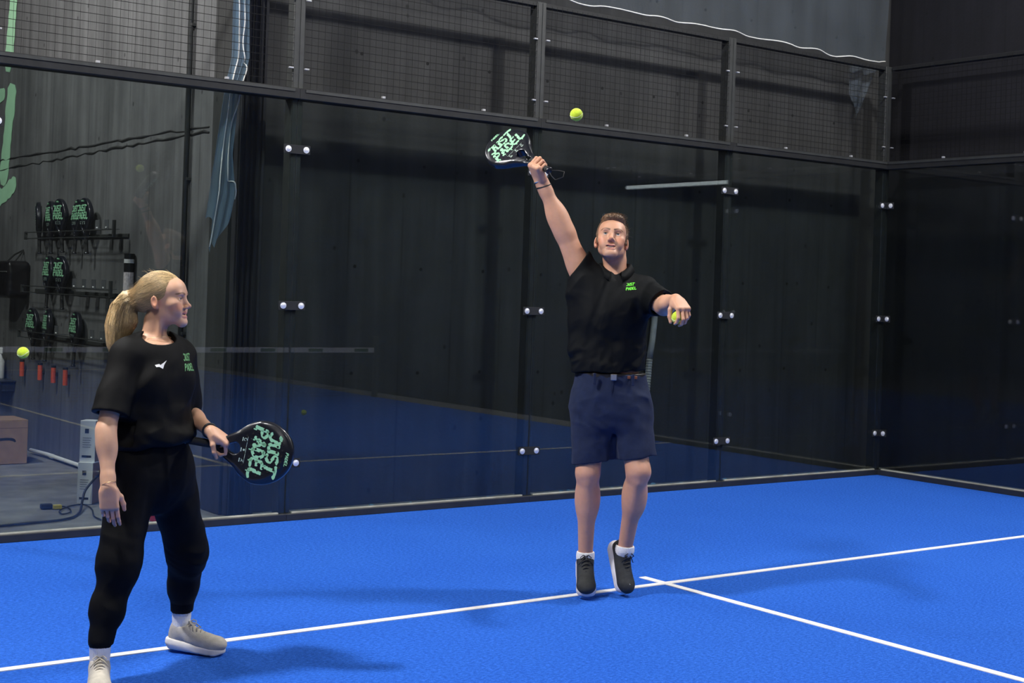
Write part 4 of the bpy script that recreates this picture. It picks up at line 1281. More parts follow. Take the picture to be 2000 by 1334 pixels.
    def htint(V):
        q = (V - HC) @ HR
        n = np.where(V[:, 0] < -0.020, vnoise(V * np.array([170, 170, 16]) + 5), vnoise(q * np.array([220, 30, 220])))[:, None]
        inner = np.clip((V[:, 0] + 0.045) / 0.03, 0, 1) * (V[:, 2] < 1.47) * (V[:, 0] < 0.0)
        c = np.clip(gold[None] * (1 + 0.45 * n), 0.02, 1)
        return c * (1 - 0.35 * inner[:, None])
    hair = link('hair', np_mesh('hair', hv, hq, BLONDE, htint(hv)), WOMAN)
    rs = np.random.RandomState(4)
    paths = []; cols = []
    cc = vec(0, 0.018, 0.040); rad = vec(0.0808, 0.1030, 0.0893)
    endd = unit((vec(0, 0.118, 0.004) - cc) / rad)
    cap = np.nonzero(hv[:, 0] > -0.010)[0]
    for i in rs.choice(cap, 3400):
        ql = ((hv[i] - HC) @ HR) / HS
        sd = unit((ql - cc) / rad)
        if sd @ endd > 0.93: continue
        pts = []
        off = np.linalg.norm((ql - cc) / rad) * (1.0 + rs.uniform(0.0, 0.012))
        jit = rs.randn(3) * 0.016; te = rs.uniform(0.35, 1.0)
        for t in np.linspace(0, te, 9):
            v = unit(sd * (1 - t) + endd * t + jit * math.sin(math.pi * t))
            pts.append(HR @ ((cc + v * rad * (off * (1 - t) + 1.02 * t)) * HS) + HC)
        paths.append(pts); cols.append(gold * rs.uniform(0.55, 1.7))
    for i in range(2600):
        ph = rs.uniform(0, 2 * math.pi); rr = rs.uniform(0.92, 1.16); wob = rs.randn(2) * 0.10
        t1 = rs.uniform(0.75, 1.0)
        pts = []
        for t in np.linspace(0, 1, 11) * t1:
            x = t * (len(pc) - 1); k = min(int(x), len(pc) - 2); fr = x - k
            c = pc[k] * (1 - fr) + pc[k + 1] * fr
            tg = unit(pc[k + 1] - pc[k]); u = unit(np.cross(tg, [0, 1, 0])); v = np.cross(tg, u)
            r = (pr_[k] * (1 - fr) + pr_[k + 1] * fr) * rr + 0.004 * math.sin(9 * t + ph * 3)
            pts.append(c + u * r * math.cos(ph + wob[0] * t * 4) + v * r * math.sin(ph + wob[0] * t * 4) + rs.randn(3) * 0.0006)
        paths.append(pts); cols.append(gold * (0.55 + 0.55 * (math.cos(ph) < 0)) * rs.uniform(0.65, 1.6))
    for i in range(26):
        a = rs.uniform(-1.2, 1.2); v = unit(vec(math.sin(a), rs.uniform(-0.6, 0.6), math.cos(a)))
        p0 = cc + v * rad; dv = unit(v * 0.6 + vec(0, 1, 0.2) + rs.randn(3) * 0.3)
        paths.append([HR @ ((p0 + dv * L_ + vec(0, 0, -3 * L_ * L_)) * HS) + HC for L_ in np.linspace(0, 0.032, 6)]); cols.append(gold * 0.8)
    lens = [len(p) for p in paths]; A = np.concatenate([np.asarray(p) for p in paths])
    hc2 = HR @ (cc * HS) + HC
    ctr = np.where(A[:, :1] < -0.020, A * 0 + np.stack([np.full(len(A), -0.062), np.full(len(A), 0.272), A[:, 2]], 1), hc2[None])
    od = A - ctr; od /= np.linalg.norm(od, axis=1)[:, None] + 1e-9
    for _ in range(7):
        dd = H.full(A)
        A = A + od * np.clip(0.0007 - dd, 0, 0.008)[:, None]
    paths = np.split(A, np.cumsum(lens)[:-1])
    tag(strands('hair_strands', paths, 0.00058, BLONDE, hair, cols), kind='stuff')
    ring(pc[0] + vec(-0.006, 0, 0), pc[1] - pc[0], 0.024, 0.006, 'hair_tie', mat('beige_hair_tie', (0.35, 0.25, 0.14), 0.8), hair)
    # t-shirt
    P = Shape().frame(TC, TR)
    P.ecap((0, 0.0, 1.23), (0, 0.0, 0.96), 0.160, 0.172, 0.76, (0, 1, 0), 0.05)
    for s in (-1, 1):
        P.ell((s * 0.062, -0.068, 1.165), (0.066, 0.055, 0.068), 0.05)
    P.cap((-0.128, 0.008, 1.282), (0.122, 0.008, 1.282), 0.055, None, 0.05)
    P.cap((0, 0.02, 1.318), (-0.11, 0.012, 1.300), 0.038, 0.046, 0.03)
    P.cap((0, 0.02, 1.318), (0.11, 0.012, 1.300), 0.038, 0.046, 0.03)
    P.ell((0, -0.01, 0.955), (0.165, 0.135, 0.045), 0.04)
    P.frame()
    P.cap(sh + vec(0.01, 0.01, 0), sh + (el - sh) * 0.90, 0.060, 0.068, 0.04)
    P.cap(sh2, sh2 + (el2 - sh2) * 0.85, 0.054, 0.058, 0.04)
    P.box(sh + (el - sh) * 0.775 + unit(el - sh) * 0.06, (0.095, 0.095, 0.06), 0.003, 0.004, 's', axes_to(el - sh))
    P.cap(sh + (el - sh) * 0.55, sh + (el - sh) * 1.3, 0.050, 0.060, 0.006, 's')
    P.cut((0.10, 0, -1), vec(0.09, 0.26, 0.918))
    P.frame(TC, TR)
    P.ecap((0, 0.0, 0.955), (0, 0.0, 0.80), 0.150, 0.155, 0.76, (0, 1, 0), 0.006, 's')
    P.cap((0, 0.028, 1.27), (0, 0.004, 1.44), 0.053, 0.066, 0.008, 's')
    P.ell((-0.018, -0.040, 1.345), (0.074, 0.056, 0.046), 0.010, 's')
    P.frame()
    f1 = folds(0.0080, (10, 10, 5.0), rotm('Y', 0.5), 2.2); f2 = folds(0.0085, (7, 7, 17), rotm('Y', 0.25), 5.1)
    P.post = lambda p: f1(p) * np.clip((1.32 - p[:, 2]) / 0.12, 0.1, 1) + f2(p) * np.clip((1.10 - p[:, 2]) / 0.12, 0, 1)
    shirt = grow('t_shirt', P, [((-0.16, -0.08, 0.86), (0.38, 0.62, 1.42), 0.0042)], BLACKT, WOMAN, pad=0.02)
    V2, Q = lettering('JUST', 0.056, 0.032, 0.19, drips=False); V3, Q3 = lettering('PADEL', 0.062, 0.032, 0.19, drips=False)
    fw = TR @ vec(0, 1, 0); rt = TR @ vec(1, 0, 0)
    print_on('chest_logo', np.concatenate([V2 + [0, 0.020], V3 - [0, 0.020]]), np.concatenate([Q, Q3 + len(V2)]), P, tw(0.080, -0.10, 1.255), rt, (0, 0, 1), fw, mat('green_print', (0.16, 0.42, 0.16), 0.6), shirt)
    # white winged mark on the other side of the chest
    mk = np.array([(-0.030, -0.003), (-0.016, 0.002), (0.000, 0.006), (0.004, 0.002), (0.016, 0.009), (0.034, 0.020), (0.020, 0.003), (0.012, -0.013), (0.006, -0.010), (-0.002, -0.005), (-0.014, -0.006)])
    tri = [(0, 1, 10, 10), (1, 2, 9, 10), (2, 3, 8, 9), (3, 4, 7, 8), (4, 5, 6, 7)]
    print_on('winged_mark', mk, np.array([[a, b, c, d] for a, b, c, d in tri[1:]]), P, tw(-0.070, -0.10, 1.245), rt, (0, 0, 1), fw, WPRINT, shirt)
    # joggers
    B = Shape().frame(TC, TR)
    B.ecap((0, 0.0, 0.95), (0, 0.010, 0.80), 0.146, 0.172, 0.80, (0, 1, 0), 0.04)
    B.ell((-0.015, 0.068, 0.79), (0.160, 0.100, 0.120), 0.05)
    B.frame()
    for (hip, kn, an, toe), rr in zip(LG, ((0.104, 0.076, 0.060, 0.045), (0.104, 0.076, 0.058, 0.045))):
        mid = kn * 0.45 + an * 0.55
        B.chain([hip, kn, mid + vec(-0.006, 0.006, 0), an + vec(0, 0, 0.025)], list(rr), 0.035)
        B.cut((0, 0, -1), an + vec(0, 0, 0.028)) if False else None
        B.ell(kn + vec(0.006, -0.016, 0.03), (0.062, 0.060, 0.10), 0.06)
    B.cut((0, 0, 1), (0, 0, 0.958))
    g1 = folds(0.0052, (8, 8, 13), rotm('Y', 0.25), 3.3); g2 = folds(0.0055, (14, 14, 5), np.eye(3), 8.8)
    B.post = lambda p: g1(p) * np.clip((0.70 - p[:, 2]) / 0.2, 0.25, 1) * np.clip((p[:, 2] - 0.17) / 0.06, 0.1, 1) + g2(p) * np.clip((p[:, 2] - 0.5) / 0.2, 0.2, 1)
    jog = grow('joggers', B, [((-0.17, -0.06, 0.12), (0.33, 0.70, 0.99), 0.0042)], BLACKP, WOMAN, pad=0.025)
    for (hip, kn, an, toe) in LG:
        ld = unit(kn * 0.45 + an * 0.55 + vec(-0.006, 0.006, 0) - an)
        Cf = Shape().cap(an - ld * 0.02, an + ld * 0.12, 0.0445, 0.0535, 0.01)
        Cf.cut((0, 0, -1), an + vec(0, 0, 0.010)); Cf.cut(ld, an + ld * 0.072)
        Cf.post = lambda p, an=an: 0.0008 * np.sin(np.arctan2(p[:, 1] - an[1], p[:, 0] - an[0]) * 44)
        grow('ankle_cuff', Cf, [(an - vec(0.09, 0.09, 0.04), an + vec(0.09, 0.09, 0.15), 0.003)], BLACKP, jog)
        K = Shape().cap(an + vec(0, 0, -0.055), an + vec(0, 0, 0.03), 0.037, 0.041, 0.01)
        K.post = lambda p, an=an: 0.0010 * np.sin(np.arctan2(p[:, 1] - an[1], p[:, 0] - an[0]) * 36)
        grow('sock', K, [(an - vec(0.07, 0.07, 0.12), an + vec(0.07, 0.07, 0.08), 0.0028)], SOCK, WOMAN)
    zp = MB().tube([(-0.012, 0.058, 0.80), (-0.022, 0.054, 0.74), (-0.030, 0.052, 0.68)], 0.0020, 5)
    zp.build('pocket_zip', SILV, jog)
    SHW = (mat('cream_shoe_mesh', (0.50, 0.46, 0.39), 0.75, 0, 0.12, 40, 0.4, 400), mat('white_foam', (0.70, 0.67, 0.63), 0.6, 0, 0.05, 30), mat('beige_lace', (0.42, 0.38, 0.31), 0.8), mat('pale_mark', (0.75, 0.73, 0.70), 0.6))
    a1 = LG[0][2]; R1 = rotm('Z', 0.30)
    shoe(WOMAN, vec(a1[0], a1[1], 0) - R1 @ vec(0, 0.072, 0), R1, 0.93, SHW)
    a2 = LG[1][2]; R2 = rotm('Z', 1.30) @ rotm('X', 0.04)
    shoe(WOMAN, vec(a2[0], a2[1], 0.012) - R2 @ vec(0, 0.072, 0), R2, 0.95, SHW)
    ring(wr + vec(0.0, 0, 0.012), unit(wr - el) + vec(0.2, 0, 0), (0.0310, 0.0265), 0.0011, 'bracelet', GOLD, WOMAN)
    ring(wr2 - unit(wr2 - el2) * 0.012, wr2 - el2, (0.0285, 0.0265), 0.0052, 'wrist_strap', BAND, WOMAN)
    ring(tw(0, -0.004, 1.338), TR @ vec(0, 0.35, 1), (0.058, 0.062), 0.0009, 'necklace', GOLD, WOMAN, 36)
    return dict(wr2=wr2, d2=d2, pn2=pn2)
woman_info = build_woman()
# ------------------------------------------------------------------ padel rackets
RBLK = mat('black_racket_carbon', (0.010, 0.011, 0.016), 0.28, 0, 0.15, 20, coat=0.3)
RGRIP = mat('black_grip_tape', (0.012, 0.012, 0.012), 0.75, 0, 0.2, 60, 0.3, 200)
HOLE = mat('racket_hole_black', (0.003, 0.003, 0.004), 0.9, 0, 0.0)
_RF = np.array([[1, 0, 0], [0, 0, -1], [0, 1, 0]], float)
def racket_body():
    S = Shape().frame((0, 0, 0), _RF)
    S.slab((0, 0.326, 0), (0, 0.3265, 0), 0.127, 0.127, 0.019, 0.010, 0.01)
    S.slab((0, 0.30, 0), (0, 0.225, 0), 0.116, 0.062, 0.019, 0.010, 0.03)
    for s in (-1, 1):
        S.slab((s * 0.052, 0.232, 0), (s * 0.012, 0.130, 0), 0.016, 0.011, 0.0145, 0.007, 0.012)
    S.slab((0, 0.214, 0), (0, 0.165, 0), 0.024, 0.004, 0.05, 0.003, 0.006, 's')
    return S
_rv, _rq = surface(racket_body(), (-0.14, -0.03, 0.10), (0.14, 0.03, 0.46), 0.0026)
ME_R = np_mesh('racket_frame', _rv, _rq, RBLK)
mb = MB()
zs = np.linspace(0.012, 0.150, 36)
mb.tube([(0, 0, z) for z in zs], [0.0165 + 0.0012 * (i % 2) for i in range(36)], 10, True, (0, 1, 0), 0.9)
ME_G = mb.mesh('grip', RGRIP, True)
ME_C = MB().tube([(0, 0, 0.0), (0, 0, 0.004), (0, 0, 0.014)], [0.017, 0.0205, 0.0185], 12).mesh('butt_cap', RBLK, True)
def _print(sets, y, flip):
    Vs = []; Qs = []; o = 0
    for V, Q, cx, cz in sets:
        v = np.stack([(V[:, 0] + cx) * flip, np.full(len(V), y), V[:, 1] + cz], 1)
        Vs.append(v); Qs.append(Q + o); o += len(v)
    return np.concatenate(Vs), np.concatenate(Qs)
_wj = lettering('JUST', 0.188, 0.068, 0.23); _wp = lettering('PADEL', 0.216, 0.072, 0.22); _ws = lettering('PADEL', 0.058, 0.014, 0.2, drips=False)
def _ringpts(r, n=20): return [(r * math.cos(a), r * math.sin(a)) for a in np.linspace(0, 2 * math.pi, n)]
_ln = stroke_strip([(-0.055, 0.0), (0.055, 0.0)], 0.0014, 1)
_i1 = stroke_strip(_ringpts(0.0055), 0.0018, 2); _i2 = stroke_strip(_ringpts(0.0020), 0.0044, 3)
_i3 = stroke_strip([(-0.006, -0.005), (0.006, 0.005)], 0.0018, 4); _i4 = stroke_strip([(-0.006, 0.005), (0.006, -0.005)], 0.0018, 5)
_capt = stroke_strip([(-0.008, 0), (0.008, 0)], 0.0035, 6)
_RY = float(np.abs(_rv[:, 1]).max()) + 0.0005
def print_mesh(name, sets, m):
    """the print of one racket face and the same for the other face"""
    out = []
    for y, fl in ((-_RY, 1), (_RY, -1)):
        a, qa = _print(sets, y, fl)
        out.append(np_mesh(name, a, qa[:, ::-1], m, None, False))
    return out
ME_J = print_mesh('word_print', [(*_wj, 0.004, 0.368), (*_wp, 0.0, 0.308), (*_ws, 0.01, 0.430)], MINT)
ME_I = print_mesh('dial_print', [(*_ln, 0, 0.262), (*_i1, -0.042, 0.254), (*_i2, 0, 0.254), (*_i3, 0.042, 0.254), (*_i4, 0.042, 0.254), (*_capt, -0.042, 0.243), (*_capt, 0.0, 0.243), (*_capt, 0.042, 0.243)], mat('pale_print', (0.5, 0.66, 0.56), 0.6))
mb = MB()
for i in range(-4, 5):
    for j in range(-3, 5):
        x = i * 0.0235 + (0.012 if j % 2 else 0); z = 0.322 + j * 0.0215
        if x * x + (z - 0.326) ** 2 < 0.098 ** 2:
            mb.disc((x, -_RY - 0.0004, z), (0, 1, 0), 0.0046, 2 * _RY + 0.0008, 10)
ME_H = mb.mesh('drill_holes', HOLE)
mb = MB(); mb.tube([(0.004, 0, 0.002), (0.03, 0.01, -0.03), (0.035, 0.0, -0.075), (0.0, -0.01, -0.105), (-0.03, 0.0, -0.07), (-0.02, 0.0, -0.03), (-0.004, 0, 0.002)], 0.0022, 6)
ME_S = mb.mesh('wrist_cord', RGRIP, True)
def racket(label, group=None, cord=True):
    r = thing('padel_racket', label, 'racket', group=group)
    fr = link('frame', ME_R, r)
    for m_ in ME_J: tag(link('word_print', m_, fr), kind='stuff')
    for m_ in ME_I: tag(link('dial_print', m_, fr), kind='stuff')
    tag(link('drill_holes', ME_H, fr), kind='stuff')
    link('grip', ME_G, r); link('butt_cap', ME_C, r)
    if cord: link('wrist_cord', ME_S, r)
    return r
def place(o, person, butt, axis, normal):
    """stand a racket in a person's hand: butt point, axis and face normal in the person's own frame"""
    a = unit(axis); n = unit(np.asarray(normal) - (np.asarray(normal) @ a) * a)
    R = np.stack([np.cross(-n, a), -n, a], 1)
    M = Matrix.Translation(Vector(butt)) @ Matrix(R.tolist()).to_4x4()
    o.matrix_world = (Matrix.Translation(person.location) @ Matrix.Rotation(YAW, 4, 'Z')) @ M
mi = man_info
rm = racket('black padel racket with mint lettering swung up in the man\'s raised hand')
place(rm, MAN, mi['wr'] + mi['d'] * 0.078 + mi['pn'] * 0.030 - RACK_M * 0.075, RACK_M, (-0.20, -0.85, 0.50))
wi = woman_info
ra = unit(vec(0.985, 0.0, -0.14))
rw = racket('black padel racket with mint lettering held low in the woman\'s hand')
place(rw, WOMAN, wi['wr2'] + wi['d2'] * 0.066 + wi['pn2'] * 0.027 - ra * 0.152, ra, (0.04, -1, 0.10))

# ------------------------------------------------------------------ balls
FELT = mat('yellow_felt', (0.62, 0.80, 0.035), 0.95, 0, 0.12, 120, 0.7, 500, sheen=0.3)
SEAM = mat('ball_seam', (0.72, 0.78, 0.55), 0.8)
ME_B = sphere_mesh('felt', (0, 0, 0), 0.0330, FELT, None, 16)
pts = []
for t in np.linspace(0, 2 * math.pi, 61):
    a = math.pi / 2 - (math.pi / 2 - 0.44) * math.cos(t); b = t / 2 + 0.44 * math.sin(2 * t)
    pts.append(Vector((math.sin(a) * math.cos(b * 2 / 2 * 1.0 + t / 2), math.sin(a) * math.sin(b + t / 2), math.cos(a))) * 0.0328)
ME_BS = MB().tube(pts, 0.0012, 6, False).mesh('seam', SEAM, True)
def ball(label, loc, rot=(0.4, 0.7, 0.2)):
    b = thing('padel_ball', label, 'ball', loc, rot=rot, group='yellow padel balls')
    link('felt', ME_B, b); link('seam', ME_BS, b)
    return b
PM = Matrix.Translation(MAN.location) @ Matrix.Rotation(YAW, 4, 'Z')
ball('yellow padel ball in the air above the man\'s raised racket', PM @ Vector((-0.128, -0.10, 2.494)))
ball('yellow padel ball held in the man\'s lowered hand', PM @ Vector(mi['wr2'] + mi['d2'] * 0.082 + mi['pn2'] * 0.049 + mi['s2'] * 0.012))
ball('yellow padel ball flying in front of the glass left of the woman', (-7.917, -0.40, 1.141))
ball('yellow padel ball lying on the far part of the court', (-2.326, -6.798, 0.033))

# ------------------------------------------------------------------ racket racks on the grey wall
ACR = mat('clear_plastic', (0.10, 0.105, 0.11), 0.15, 0, 0.1, spec=0.8)
def rack(label, y0, y1, z, holders):
    r = thing('racket_rack', label, 'rack', (WALL_LX, 0, z), group='racket racks')
    MB().bbox(-0.012, 0.0, y0, y1, -0.030, 0.0, 0.003).build('back_rail', STEEL, r)
    for zz in (-0.028, 0.026):
        MB().bbox(-0.133, -0.127, y0, y1, zz - 0.004, zz + 0.004, 0.001).build('front_bar', STEEL, r)
    for y in (y0, y1):
        MB().bbox(-0.136, -0.112, y - 0.012, y + 0.012, -0.035, 0.10 if y == y0 else 0.035, 0.002).build('end_plate', STEEL, r)
    for y in holders:
        h = MB()
        h.bbox(-0.120, -0.030, y - 0.042, y + 0.042, 0.030, 0.036, 0.001)
        h.bbox(-0.124, -0.118, y - 0.042, y + 0.042, 0.030, 0.105, 0.001)
        h.build('clear_holder', ACR, r)
        MB().bbox(-0.128, -0.124, y - 0.016, y + 0.010, 0.040, 0.050, 0.001).build('price_tag', WPRINT, r)
    return r
rack('upper black rack holding five rackets on the grey wall', 2.17, 4.30, 1.925, (2.34, 2.54))
rack('middle black rack holding two rackets on the grey wall', 2.20, 4.35, 1.455, (2.36, 2.58, 2.80, 3.02))
rack('lower black rack holding three rackets on the grey wall', 2.20, 4.40, 1.055, (2.36, 2.58, 3.42))
HANG = [  # y, z of butt, turn, tilt
    (4.06, 1.765, -0.56, 0.05, 'first racket from the left in the upper wall rack, turned edge on'),
    (3.76, 1.765, -0.20, 0.03, 'second racket from the left in the upper wall rack'),
    (3.47, 1.775, 0.15, 0.08, 'third racket from the left in the upper wall rack, leaning right'),
    (3.18, 1.765, -0.15, -0.06, 'fourth racket from the left in the upper wall rack'),
    (2.89, 1.765, 0.10, 0.06, 'rightmost racket in the upper wall rack'),
    (3.84, 1.295, -0.10, -0.04, 'left racket in the middle wall rack'),
    (3.43, 1.295, 0.20, 0.06, 'right racket in the middle wall rack'),
    (4.14, 0.835, 0.10, 0.04, 'leftmost racket in the lower wall rack'),
    (3.83, 0.835, -0.25, -0.05, 'second racket from the left in the lower wall rack'),
    (3.12, 0.835, -0.10, -0.04, 'racket standing alone at the right of the lower wall rack'),
]
for y, z, tn, tl, lb in HANG:
    r = racket(lb, 'rackets hanging in the wall racks', False)
    r.location = (WALL_LX - 0.075, y, z)
    r.rotation_euler = (tl, 0.0, -math.pi / 2 - 0.02 + tn * 0.5)
    r.rotation_mode = 'XYZ'
# tall tube and dark bag beside the racks
tb = thing('poster_tube', 'black upright tube with white labels right of the middle rack', 'tube', (WALL_LX - 0.045, 2.04, 1.36))
MB().tube([(0, 0, 0), (0, 0, 0.40)], 0.038, 18).build('tube_body', mat('black_plastic', (0.012, 0.012, 0.013), 0.4), tb, smooth=False)
MB().tube([(0, 0, 0.10), (0, 0, 0.265)], 0.0388, 18).build('white_label', mat('paper_label', (0.62, 0.56, 0.56), 0.7, 0, 0.25, 60), tb)
MB().tube([(0, 0, 0.335), (0, 0, 0.365)], 0.0388, 18).build('white_band', mat('paper_band', (0.62, 0.62, 0.62), 0.7), tb)
MB().tube([(0, 0, 0.40), (0, 0, 0.408)], 0.040, 18).build('cap', mat('black_plastic', (0.012, 0.012, 0.013), 0.4), tb)
bg = thing('racket_bag', 'glossy black bag hanging on the wall left of the middle rack', 'bag', (WALL_LX - 0.11, 4.72, 1.36))
Sb = Shape().box((0, 0, 0.17), (0.10, 0.22, 0.165), 0.04, 0.02); Sb.post = folds(0.006, (8, 8, 8))
grow('bag_body', Sb, [((-0.14, -0.26, -0.02), (0.14, 0.26, 0.38), 0.009)], mat('black_bag_vinyl', (0.008, 0.007, 0.008), 0.3, 0, 0.3, 10), bg)
MB().tube([(-0.02, -0.12, 0.32), (0.05, -0.08, 0.40), (0.10, 0.0, 0.44), (0.05, 0.08, 0.40), (-0.02, 0.12, 0.32)], 0.008, 6).build('strap', RGRIP, bg)
MB().tube([(-0.103, -0.20, 0.24), (-0.103, 0.20, 0.24)], 0.005, 6).build('zip', SILV, bg)

ORG = mat('orange_plastic', (0.62, 0.09, 0.03), 0.5)
for k, y in enumerate((4.55, 4.05, 3.70, 3.40)):
    o = thing('orange_tube', ['first', 'second', 'third', 'fourth'][k] + ' small orange tube from the left below the lower rack', 'tube', (WALL_LX - 0.04, y, 0.66), group='orange tubes below the racks')
    MB().tube([(0, 0, 0.0), (0, 0, 0.13)], 0.020, 12).build('tube_body', ORG, o, smooth=False)
    MB().tube([(0, 0, 0.13), (0, 0, 0.15)], 0.021, 12).build('cap', RGRIP, o)
    MB().bbox(0.0, 0.04, -0.008, 0.008, 0.06, 0.09, 0.002).build('wall_clip', STEEL, o)
sf = thing('wall_shelf', 'small black shelf at the far left of the grey wall', 'shelf', (WALL_LX, 5.12, 0.60))
MB().bbox(-0.16, 0.0, -0.30, 0.30, -0.012, 0.0, 0.002).build('board', STEEL, sf)
for y in (-0.25, 0.25):
    MB().bbox(-0.12, 0.0, y - 0.008, y + 0.008, -0.10, -0.012, 0.002).build('bracket', STEEL, sf)
bo = thing('spray_bottle', 'white spray bottle on the small shelf at the left edge', 'bottle', (WALL_LX - 0.08, 5.10, 0.60))
MB().tube([(0, 0, 0), (0, 0, 0.01), (0, 0, 0.16), (0, 0, 0.20), (0, 0, 0.23)], [0.046, 0.05, 0.05, 0.03, 0.017], 18).build('bottle_body', mat('white_bottle', (0.75, 0.75, 0.76), 0.4), bo, smooth=True)
MB().bbox(-0.06, 0.03, -0.014, 0.014, 0.23, 0.29, 0.006).build('trigger_head', mat('white_bottle', (0.75, 0.75, 0.76), 0.4), bo)

# ------------------------------------------------------------------ big green letters painted on the grey wall
GP = mat('mint_wall_paint', (0.42, 0.74, 0.47), 0.7, 0, 0.06, 6)
def wall_strokes(name, label, strokes):
    Vs = []; Qs = []; o = 0
    for k, (pp, wd) in enumerate(strokes):
        V, Q = stroke_strip([(-y, z) for y, z in pp], wd, k + 3, 6)
        v3 = np.stack([np.full(len(V), WALL_LX - 0.003), -V[:, 0], V[:, 1]], 1)
        v3, Q = thicken(v3, Q, vec(-0.002, 0, 0))
        Vs.append(v3); Qs.append(Q + o); o += len(v3)
    ob = link(name, np_mesh(name, np.concatenate(Vs), np.concatenate(Qs), GP, None, False))
    return tag(ob, label, 'lettering')
wall_strokes('wall_letter', 'upper mint green painted letter stroke at the top left of the wall', [([(5.22, 4.6), (5.30, 4.0), (5.38, 3.50)], 0.24)])
wall_strokes('wall_letter', 'lower mint green painted letter with a hooked foot on the wall', [([(5.22, 3.37), (5.32, 2.9), (5.42, 2.42)], 0.26), ([(5.75, 2.29), (5.40, 2.32), (5.02, 2.44)], 0.16), ([(5.75, 3.28), (5.45, 3.30)], 0.13)])

# ------------------------------------------------------------------ boxes, pipe and cables behind the glass
CARD = mat('brown_cardboard', (0.38, 0.24, 0.14), 0.85, 0, 0.12, 10)
CARDW = mat('white_carton', (0.86, 0.87, 0.88), 0.7, 0, 0.04, 10)
INK = mat('dark_print', (0.02, 0.02, 0.025), 0.7)
GREYI = mat('grey_print', (0.30, 0.30, 0.32), 0.7)
def white_box(label, loc, rz):
    b = thing('white_carton', label, 'box', loc, rz, group='stacked white cartons')
    MB().bbox(-0.053, 0.053, -0.001, 0.12, 0.0, 0.285, 0.002).build('carton', CARD, b)
    MB().bbox(-0.054, 0.054, -0.004, 0.004, 0.0, 0.287, 0.001).bbox(-0.054, 0.054, 0.0, 0.10, 0.283, 0.288, 0.001).build('white_sleeve', CARDW, b)
    MB().bbox(-0.020, 0.008, -0.0055, -0.003, 0.200, 0.232, 0.0005).build('square_print', INK, b)
    for k in range(5):
        MB().bbox(-0.035, 0.028 - 0.006 * (k % 3), -0.0055, -0.003, 0.165 - k * 0.016, 0.170 - k * 0.016, 0.0004).build('text_line', GREYI, b)
    MB().bbox(-0.038, 0.030, -0.0055, -0.003, 0.030, 0.046, 0.0005).build('title_print', INK, b)
    return b
white_box('lower of two stacked white cartons behind the glass', (-6.955, 1.22, 0.0), -0.78)
white_box('upper of two stacked white cartons behind the glass', (-6.935, 1.25, 0.288), -0.72)
cb = thing('cardboard_box', 'large brown cardboard box on the carpet at the wall', 'box', (-6.90, 3.72, 0.0), 0.0)
MB().bbox(-0.275, 0.275, -0.20, 0.20, 0.0, 0.36, 0.004).build('carton', CARD, cb)
for s in (-1, 1):
    MB().bbox(-0.275, 0.275, s * 0.10 - 0.098, s * 0.10 + 0.098, 0.36, 0.366, 0.001).build('lid_flap', CARD, cb, rot=(0, 0, 0))
V, Q = stroke_strip([(-0.22, 0.20), (-0.05, 0.198), (0.10, 0.212), (0.165, 0.205), (0.175, 0.185)], 0.022, 9)
v3 = np.stack([V[:, 0], np.full(len(V), -0.2015), V[:, 1]], 1)
link('curved_mark', np_mesh('curved_mark', v3, Q, INK, None, False), cb)
MB().box(-0.27, 0.27, -0.2012, -0.1998, 0.298, 0.302).build('seam', mat('carton_seam', (0.16, 0.10, 0.06), 0.8), cb)
pp = thing('white_pipe', 'white plastic pipe running along the foot of the grey wall', 'pipe', (WALL_LX - 0.03, 0.9, 0.03))
MB().tube([(-0.045, 0, 0), (-0.03, 0.6, 0), (0, 2.2, 0), (-0.005, 2.9, 0.005), (-0.02, 3.3, 0.0)], 0.017, 10).build('pipe', mat('white_pvc', (0.85, 0.85, 0.84), 0.5), pp, smooth=True)
for y in (0.6, 1.7, 2.8):
    MB().tube([(0, y - 0.02, 0), (0, y + 0.02, 0)], 0.021, 10).build('collar', mat('white_pvc', (0.85, 0.85, 0.84), 0.5), pp)
CBL = mat('black_cable', (0.010, 0.011, 0.016), 0.5)
def smooth_path(pts, n=8):
    P = np.array(pts, float); t = np.arange(len(P)); tt = np.linspace(0, len(P) - 1, (len(P) - 1) * n + 1)
    out = []
    for x in tt:
        k = min(int(x), len(P) - 2); f = x - k
        p0, p1, p2, p3 = P[max(k - 1, 0)], P[k], P[k + 1], P[min(k + 2, len(P) - 1)]
        out.append(0.5 * ((2 * p1) + (-p0 + p2) * f + (2 * p0 - 5 * p1 + 4 * p2 - p3) * f ** 2 + (-p0 + 3 * p1 - 3 * p2 + p3) * f ** 3))
    return out
c1 = MB().tube(smooth_path([(-7.95, 0.48, 0.008), (-7.74, 0.52, 0.008), (-7.54, 0.55, 0.008), (-7.30, 0.60, 0.008), (-7.14, 0.80, 0.008), (-7.03, 1.05, 0.05), (-6.98, 1.12, 0.12), (-6.84, 1.22, 0.20), (-6.70, 1.5, 0.02), (-6.55, 1.9, 0.008)]), 0.0085, 8).build('power_cable', CBL, smooth=True)
tag(c1, 'thick black cable curving over the grey carpet in front of the cartons', 'cable')
ec = thing('extension_lead', 'thin black lead with yellow tagged plug on the grey carpet', 'cable', (0, 0, 0))
MB().tube(smooth_path([(-7.20, 1.12, 0.014), (-7.12, 1.10, 0.006), (-7.16, 0.90, 0.006), (-7.24, 0.82, 0.006), (-7.22, 0.95, 0.006), (-7.10, 1.12, 0.006), (-6.99, 1.14, 0.008), (-7.00, 0.95, 0.006), (-7.09, 0.66, 0.006), (-7.10, 0.50, 0.006)]), 0.0048, 6).build('lead', CBL, ec, smooth=True)
MB().bbox(-7.29, -7.215, 1.095, 1.14, 0.0, 0.034, 0.006).build('plug', CBL, ec)
